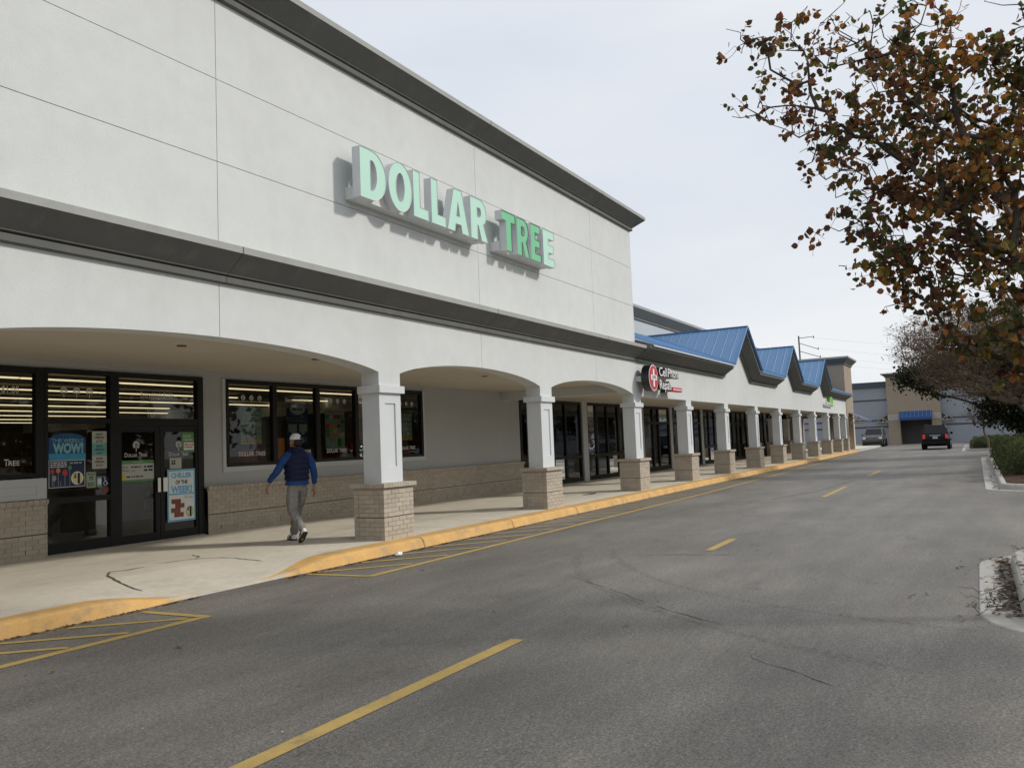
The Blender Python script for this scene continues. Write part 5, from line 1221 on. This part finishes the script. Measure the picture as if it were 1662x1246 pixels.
while len(right) < 46:                    # unseen rest of the crown over the island, filled out to shade the road
    d = rng.uniform(-1, 1, 3)
    if d @ d < 1 and -2.6+2.9*d[1] < -.95: right.append((9.5+3.0*d[0], -2.6+2.9*d[1], 4.5+2.2*d[2], .6))
T1 = balls(lobes, 66, 8); T2 = balls(right, 20, 5)
tg_ = np.concatenate([T1, T2])
trunk = [(9.5, -2.2, .1), (9.48, -2.15, .5), (9.5, -2.08, .9), (9.5, -1.95, 1.3), (9.5, -1.75, 1.65), (9.5, -1.5, 1.95)]
arr, par, ends = grow(trunk, tg_, .30, .14, .09)
tree1 = empty('autumn_tree', (9.5, -2.2, .12), 'big tree with brown, orange and olive autumn leaves leaning in from the right', 'tree')
mb, rad = tree_mesh(arr, par, ends, .0034, .14, .46); mb.build('trunk', 'bark', tree1, smooth=True)
LP = []; LC = []; TW = MB()
PAL = [(.18, .075, .033), (.085, .045, .03), (.30, .13, .032), (.40, .20, .038), (.11, .10, .028), (.060, .072, .022), (.15, .026, .024), (.24, .16, .035)]
for e in ends:
    chain = [e]; q = e
    for _ in range(2):
        if par[q] >= 0: q = par[q]; chain.append(q)
    tp_ = arr[e]; k = (rng.integers(14, 26) if rng.random() < .62 else rng.integers(2, 6)) if tp_[1] < 1.0 else (rng.integers(10, 18) if rng.random() < .6 else rng.integers(2, 5))
    # tint drifts through the crown: russet at the outer end, olive and orange inside
    inner = np.clip((1.5-tp_[1])/1.8, 0, 1); nzv = math.sin(tp_[0]*2.1+tp_[2]*1.7)+math.sin(tp_[1]*2.6-tp_[2]*1.1)
    wts = np.array([.36-.12*inner, .34-.22*inner, .08+.16*inner, .01+.09*inner, .10+.24*inner, .08+.14*inner, .025, .03+.07*inner]); 
    wts[2:4] *= 1.6 if nzv > .3 else .6; wts[4:6] *= 1.7 if nzv < -.2 else .7; wts /= wts.sum(); main = rng.choice(8, p=wts)
    if tp_[2] > 4.9 and rng.random() < .45: k = max(2, k//3)      # thinner towards the top
    nt_ = max(1, k//6)
    for _ in range(nt_):                  # leaves sit along short side twigs
        d = rng.normal(0, 1, 3)+(arr[e]-arr[par[e]])*6; d /= np.linalg.norm(d); s_ = arr[chain[rng.integers(len(chain))]]; ln = rng.uniform(.12, .30); bend = rng.normal(0, .03, 3)
        mid_ = s_+d*ln*.5+bend; end_ = s_+d*ln+np.array([0, 0, -.03]); TW.tube(s_, mid_, .0032, .0026, k=3); TW.tube(mid_, end_, .0026, .0018, k=3)
        for i in range(max(1, k//nt_)):
            f_ = rng.uniform(.25, 1.05); LP.append(s_+d*ln*f_+bend*math.sin(math.pi*min(1, f_))+rng.normal(0, .022, 3)); LC.append(main if rng.random() < .65 else rng.choice(8, p=wts))
TW.build('twigs', 'bark', tree1)
link('crown', leaves('crown', LP, .072, PAL, None, clump=np.array(LC), droop=.5, shape='round'), tree1)
# bare brown twiggy trees on the farther island
def twiggy(name, label, base, lobes_, per, bark_m, rt, rmax, leaf_pal=None, leaf_n=3, leaf_s=.07, fork=1.3, lean=(0, 0), bf=.25, step=.3, stems=1, mn=5, group=None):
    e = empty(name, base, label, 'tree', group); bx_, by_, bz_ = base
    t = balls(lobes_, per, mn); root = [(bx_, by_, bz_-.05), (bx_+lean[0]*.3, by_+lean[1]*.3, bz_+fork*.4), (bx_+lean[0]*.7, by_+lean[1]*.7, bz_+fork*.75), (bx_+lean[0], by_+lean[1], bz_+fork)]
    arr, par, ends = grow(root, t, bf, step, .08); mb, rad = tree_mesh(arr, par, ends, rt, rmax, .45, kmin=3)
    tw = mb
    tr = tw.build('trunk', bark_m, e, smooth=True)
    tws = MB()                                   # fine twigs at every end
    for q in ends:
        for _ in range(4):
            d = rng.normal(0, 1, 3); d[2] = abs(d[2])*.7; d /= np.linalg.norm(d); s_ = arr[q]-np.array([0, 0, .1]); ln = rng.uniform(.25, .6); m_ = s_+d*ln*.5+rng.normal(0, .04, 3); tws.tube(s_, m_, rt*.85, rt*.6, k=3); tws.tube(m_, s_+d*ln, rt*.6, rt*.35, k=3)
    o = tws.build('twigs', bark_m, e)
    if leaf_pal:
        P_ = np.repeat(arr[np.array(ends)], leaf_n, 0); P_ = P_+rng.normal(0, .22, P_.shape); link('crown', leaves('crown', P_, leaf_s, leaf_pal, [1]*len(leaf_pal), droop=.2), e)
    return e
BR = [(.16, .105, .065), (.12, .085, .055), (.20, .13, .07), (.09, .08, .04)]
twiggy('bare_tree', 'bare brown twiggy tree over the hedge, nearest behind the autumn tree', (36, -2.2, .15),
       [(36, .9, 4.5, 1.1), (35.5, 1.9, 4.6, .8), (36.6, .1, 5.3, 1.1), (35.6, -.9, 4.6, 1.2), (36.3, -1.8, 5.6, 1.2), (35, -2.6, 4.4, 1.2), (36.6, -3.4, 5, 1.2), (36, 1.2, 3.7, .8), (35.2, -.2, 3.6, .9), (37, 1.6, 5.6, .7), (36, -1.2, 3.2, 1.0), (35.5, -2.6, 3.0, 1.1), (36.5, .3, 3.3, .8)], 30, 'bark_pale', .007, .085, BR, 4, .075, 1.1, (.0, .25))
twiggy('bare_tree', 'bare brown twiggy tree behind the first one, farther along the hedge', (43, -2.4, .15),
       [(43, 2.4, 5.2, .9), (43.3, 1.3, 5.6, 1.1), (42.6, .2, 6.2, 1.2), (43.2, -1, 5.6, 1.3), (43, -2.2, 6.4, 1.3), (43, 1.0, 4.4, .9), (43.4, -3.2, 5.2, 1.3), (42.6, 2.9, 6.0, .5)], 24, 'bark', .007, .10, BR, 4, .08, 1.2, (0, .3))
GR = [(.022, .034, .014), (.030, .042, .018), (.016, .024, .011), (.045, .05, .022)]
def broad(name, label, base, lobes_, per, rmax, pal, n_leaf, ls, fork, lean=(0, 0), sig=.3):
    e = empty(name, base, label, 'tree'); bx_, by_, bz_ = base; t = balls(lobes_, per, 8)
    root = [(bx_, by_, bz_-.05), (bx_+lean[0]*.3, by_+lean[1]*.3, bz_+fork*.4), (bx_+lean[0]*.7, by_+lean[1]*.7, bz_+fork*.75), (bx_+lean[0], by_+lean[1], bz_+fork)]
    arr, par, ends = grow(root, t, .25, .45, .08); mb, rad = tree_mesh(arr, par, ends, .012, rmax, .45, kmin=3); mb.build('trunk', 'bark', e, smooth=True)
    P_ = np.repeat(arr[np.array(ends)], n_leaf, 0); P_ = P_+rng.normal(0, sig, P_.shape)*np.array([1, 1, .7]); link('crown', leaves('crown', P_, ls, pal, [1]*len(pal), droop=.1), e); return e
broad('evergreen_tree', 'dark evergreen oak whose low branch hangs over the far end of the lane', (54, -4.2, .1),
      [(54, 3.3, 4.4, .8), (54, 2.4, 4.7, .9), (54, 2.2, 3.8, .6), (53.5, 1.0, 5.0, 1.1), (54.4, -.4, 4.8, 1.3), (54, -1.8, 4.4, 1.5), (54, -3.4, 4.6, 1.6), (54.5, -2.6, 3.0, 1.3), (53.8, -5.2, 4.6, 1.7), (54, -4.2, 6.2, 1.8), (54, -1.6, 6.0, 1.3), (54, -2.2, 2.5, 1.0), (54, -3.6, 2.3, 1.1), (56, -5, 2.6, 1.3), (54, -1.0, 2.9, .8), (54, -1.8, 2.2, .8), (54, -.7, 2.3, .5), (54.5, -2.6, 1.8, .9)], 9, .24, GR, 46, .17, 1.6, sig=.27)
broad('evergreen_tree', 'dark evergreen tree behind the parked blue car', (80, -8.5, 0), [(80, -6, 3.6, 1.6), (80, -8, 4.5, 2.0), (80, -10, 4, 2), (79, -5, 2.6, 1.1), (80, -3.4, 2.8, 1.2), (80, -2.2, 3.6, 1.0), (80, -4.2, 4.4, 1.3), (80, -7, 6.2, 1.6)], 4, .22, GR, 30, .2, 1.4)
twiggy('crape_myrtle', 'small bare crape myrtle with pale trunks left of the dark oak', (62.5, -.6, .15), [(62.5, -.1, 2.6, .7), (62.5, -1.0, 2.8, .8), (62.3, -.6, 3.3, .6), (62.5, .5, 2.2, .5), (62.6, -1.5, 2.3, .6)], 34, 'bark_pale', .006, .07, [(.14, .09, .06), (.10, .07, .05)], 3, .07, .5)
# clipped hedge shrubs along the far island
HG = [(.062, .082, .026), (.085, .105, .034), (.042, .058, .019), (.12, .115, .045)]
def shrub_mesh(seed, rx, ry, h):
    r2 = np.random.default_rng(seed); k = 3600; d = r2.normal(size=(k, 3)); d[:, 2] = np.abs(d[:, 2]); d /= np.linalg.norm(d, axis=1)[:, None]
    bump = 1+.07*np.sin(d[:, 0]*7+seed)+.06*np.sin(d[:, 1]*9+d[:, 2]*5); sq = np.power(np.abs(d), .75)*np.sign(d)
    P_ = sq*bump[:, None]*np.array([rx, ry, h])*r2.uniform(.88, 1.03, (k, 1)); P_[:, 2] += .02
    me = leaves('foliage', P_, .06, HG, [4, 3, 3, 1], droop=-.6); return me
VAR = [shrub_mesh(s_, *q) for s_, q in ((1, (1.15, .95, 1.05)), (2, (1.0, 1.0, 1.1)), (3, (1.2, .9, .98)))]
cores = []
for q in ((1.0, .82, .92), (.87, .87, .97), (1.05, .78, .86)):
    b = bmesh.new(); bmesh.ops.create_icosphere(b, subdivisions=2, radius=.9)
    for v in b.verts: c = v.co; v.co = Vector((q[0]*math.copysign(abs(c.x)**.8, c.x), q[1]*math.copysign(abs(c.y)**.8, c.y), max(0, q[2]*math.copysign(abs(c.z)**.8, c.z))))
    me = bpy.data.meshes.new('core'); b.to_mesh(me); b.free(); me.materials.append(MATS['hedge_core']); cores.append(me)
spots = [(27.4, -2.0, 0, .62, 'low hedge shrub nearest the lane corner of the far island'), (29.2, -1.5, 1, .95, 'clipped hedge shrub second from the island corner'), (29.6, -3.4, 2, .9, 'clipped hedge shrub behind the second one, at the right edge'), (31.5, -1.5, 2, 1.0, 'clipped hedge shrub third from the island corner'), (33.8, -1.45, 0, 1.0, 'clipped hedge shrub fourth along the kerb'), (36.2, -1.4, 1, 1.0, 'clipped hedge shrub fifth along the kerb, under the bare tree'), (38.7, -1.5, 2, 1.0, 'clipped hedge shrub sixth along the kerb'), (41.3, -1.45, 0, 1.05, 'clipped hedge shrub seventh along the kerb'), (44.2, -1.4, 1, 1.0, 'clipped hedge shrub eighth along the kerb'), (47.2, -1.5, 2, 1.0, 'clipped hedge shrub last along the far island'), (32.5, -3.8, 1, 1.0, 'clipped hedge shrub in the back row at the right edge'), (64.5, -.2, 0, .75, 'dark low shrub left of the crape myrtle trunks'), (67, -.6, 1, .8, 'dark low shrub beyond the crape myrtle'), (70.5, -1.0, 2, .85, 'dark low shrub farthest along the lane')]
for x, y, v_, s_, lb in spots:
    s_ = s_*random.uniform(.82, .98)
    e = empty('hedge_shrub', (x, y, .12), lb, 'shrub', 'clipped shrubs on the islands')
    a = random.uniform(0, 6.28)
    for nm_, me in (('foliage', VAR[v_]), ('core', cores[v_])):
        o = link(nm_, me); o.parent = e
    e.rotation_euler = (0, 0, random.uniform(-.3, .3)); e.scale = (s_*1.1, s_, s_)
# far belt of trees on the other side of the lot (also what the shop glass mirrors)
def belt(name, x0, x1, y0, y1, hmin, hmax, n, ls, lb):
    P_ = []; 
    for _ in range(n):
        cx, cy = rng.uniform(x0, x1), rng.uniform(y0, y1); h = rng.uniform(hmin, hmax); k = 260
        d = rng.normal(size=(k, 3)); d /= np.linalg.norm(d, axis=1)[:, None]; P_.append(np.array([cx, cy, h*.52])+d*np.array([h*.38, h*.38, h*.5])*rng.uniform(.5, 1, (k, 1)))
    o = link(name, leaves(name, np.concatenate(P_), ls, GR+[(.06, .045, .03)], [1, 1, 1, 1, .7], droop=0)); o['kind'] = 'stuff'; o['label'] = lb
belt('distant_wood', -70, 130, -78, -62, 8, 13, 70, 1.1, 'far belt of dark trees beyond the parking lot')
belt('distant_wood', 112, 125, -60, -8, 6, 10, 26, .9, 'far belt of dark trees beside the far store')
# ------------------------------------------------------------------ fallen leaves, twigs, litter
def ground_leaves(name, lb, pts, size, pal):
    P_ = np.array(pts); n = len(P_); ang = rng.uniform(0, 6.28, n); V = []; Fq = []; cols = []
    for i, (x, y, z) in enumerate(P_):
        s_ = size*rng.uniform(.6, 1.3); c, s2 = math.cos(ang[i])*s_, math.sin(ang[i])*s_; t1, t2 = rng.uniform(0, .5, 2)*s_; o = len(V)
        V += [(x-c, y-s2, z+t1), (x+s2*.6, y-c*.6, z+.003), (x+c, y+s2, z+t2), (x-s2*.6, y+c*.6, z+.006)]; Fq += [(o, o+1, o+3), (o+1, o+2, o+3)]
        cc = pal[rng.integers(len(pal))]; cols += [cc, cc]
    o = link(name, mesh_from(name, V, Fq, 'leaf', np.array(cols))); o['kind'] = 'stuff'; o['label'] = lb; return o
LPAL = [(.10, .04, .02), (.06, .03, .02), (.16, .08, .03), (.05, .025, .02), (.20, .13, .06)]
pts = []
for _ in range(420):                      # in the near gutter, against the kerb
    x = rng.uniform(8.3, 12.0); y = -.24+abs(rng.normal(0, .10)); pts.append((x, y, .014))
for _ in range(110): pts.append((rng.uniform(8, 12), rng.uniform(-.45, -.26), .155))
for _ in range(260): pts.append((rng.uniform(24.4, 48), -.42+abs(rng.normal(0, .13)), .014))
for _ in range(14): pts.append((rng.uniform(8, 13), .12+abs(rng.normal(0, .3)), .006))
for _ in range(25): pts.append((rng.uniform(2, 40), rng.uniform(.5, 6.8), .006))
ground_leaves('fallen_leaves', 'brown fallen leaves along the island gutters', pts, .032, LPAL)
pts = []
for _ in range(520):
    x = 8.3+abs(rng.normal(0, 6)); pts.append((x, 7.99-abs(rng.normal(0, .05)), .006))
for _ in range(130): pts.append((rng.uniform(4.2, 7.0), 8.02-abs(rng.normal(0, .03))+.03*(dip(5)), .006))
ground_leaves('kerb_debris', 'dark leaf crumbs and grit along the foot of the yellow kerb', pts, .026, LPAL+[(.08, .06, .04)]*2)
pts = []
for _ in range(1500): a = rng.uniform(8, 12.2); pts.append((a, rng.uniform(-4.5, -.42), .165))
for _ in range(2600): pts.append((rng.uniform(24.6, 34), rng.uniform(-3, -.62), .165))
ground_leaves('mulch_litter', 'brown leaf litter lying on the planted islands', pts, .03, LPAL)
pts = [(rng.uniform(1.5, 30), rng.uniform(.2, 6.9), .006) for _ in range(60)]
ground_leaves('litter_specks', 'tiny pale scraps and grit scattered on the asphalt', pts, .012, [(.6, .58, .52), (.45, .42, .36)])
br = MB()                                 # fallen twig in the near gutter
def twig(a, b, r, dep):
    a = np.array(a); b = np.array(b); k = 5; pr_ = a
    for i in range(1, k+1):
        q = a+(b-a)*i/k+rng.normal(0, .018, 3)*(i < k); q[2] = max(q[2], .02); br.tube(pr_, q, r*(1-.12*i), r*(1-.12*(i+1)), k=4)
        if dep and i > 1: d = (b-a)*.35; d = np.array([d[0]*.4-d[1]*rng.choice([-.8, .8]), d[1]*.4+d[0]*rng.choice([-.8, .8]), rng.uniform(-.02, .10)]); twig(q, q+d, r*.6, dep-1)
        pr_ = q
twig((8.6, -.30, .17), (8.35, .06, .03), .008, 2); twig((8.5, -.05, .03), (9.4, .0, .05), .006, 1); twig((8.9, -.08, .03), (9.9, -.05, .06), .006, 1)
tag(br.build('fallen_twig', 'bark'), 'bare fallen twig lying in the pale gutter of the near island', 'twig')
cup = MB(); nn = 10; rs_ = np.random.default_rng(3)
lay = [(.040, 0), (.052, .012), (.048, .034), (.036, .050), (.020, .044)]
vs = [(10.62+r*1.35*math.cos(2*math.pi*i/nn)*rs_.uniform(.75, 1.2), 7.86+r*math.sin(2*math.pi*i/nn)*rs_.uniform(.75, 1.2), .006+z*rs_.uniform(.7, 1.2)) for r, z in lay for i in range(nn)]
cup.add(vs, [(j*nn+i, j*nn+(i+1) % nn, (j+1)*nn+(i+1) % nn, (j+1)*nn+i) for j in range(len(lay)-1) for i in range(nn)]+[tuple(range(nn-1, -1, -1)), tuple(range(4*nn, 5*nn))])
tag(cup.build('paper_cup', 'sign_white'), 'crushed white paper cup on the asphalt by the yellow kerb', 'cup')
p = MB(); p.add([(3.52, 1.18, .012), (3.60, 1.12, .03), (3.68, 1.13, .012), (3.61, 1.20, .02), (3.57, 1.155, .008)], [(0,1,4), (1,2,4), (2,3,4), (3,0,4)]); tag(p.build('dark_scrap', 'black_plastic'), 'dark curled scrap lying on the asphalt in the foreground', 'scrap')
# ------------------------------------------------------------------ utility pole and wires
up_ = empty('utility_pole', (120, 20.4, 0), 'wooden utility pole with cross arms behind the blue gables', 'pole')
p = MB(); p.tube((120, 20.4, -.02), (120, 20.45, 14.8), .15, .10, k=8, cap=True); p.build('post', 'pole_wood', up_)
for z, a, b in ((14.5, -.2, -1.9), (12.9, -.1, -2.4), (11.8, -.1, -2.6)):
    q = MB(); q.tube((120, 20.4, z-(.0 if z > 14 else -.9)), (120, 20.4+b, z+(.05 if z > 14 else -.1)), .045, k=5); q.tube((120, 20.4+b, z-.2), (120, 20.4+b, z+.15), .06, k=6); q.build('cross_arm', 'pole_wood', up_)
for k_, (z, y0, y1, z1) in enumerate(((14.4, 18.6, -20, 12.4), (12.9, 18.0, -20, 10.8), (11.7, 17.8, -20, 9.6), (10.9, 18, -20, 8.8))):
    mb = MB(); pr_ = None
    for i in range(17): t = i/16; q = (120+30*t, y0+(y1-y0)*t, z+(z1-z)*t-1.1*math.sin(math.pi*t)); 
    pts = [(120+30*t, y0+(y1-y0)*t, z+(z1-z)*t-1.1*math.sin(math.pi*t)) for t in np.linspace(0, 1, 17)]
    for a, b in zip(pts[:-1], pts[1:]): mb.tube(a, b, .007, k=3)
    tag(mb.build('power_line', 'wire'), ['topmost thin power line crossing the sky at the end of the lane', 'second thin power line from the top at the end of the lane', 'third thin power line from the top at the end of the lane', 'lowest thin power line at the end of the lane'][k_], 'power line', 'power lines from the utility pole')
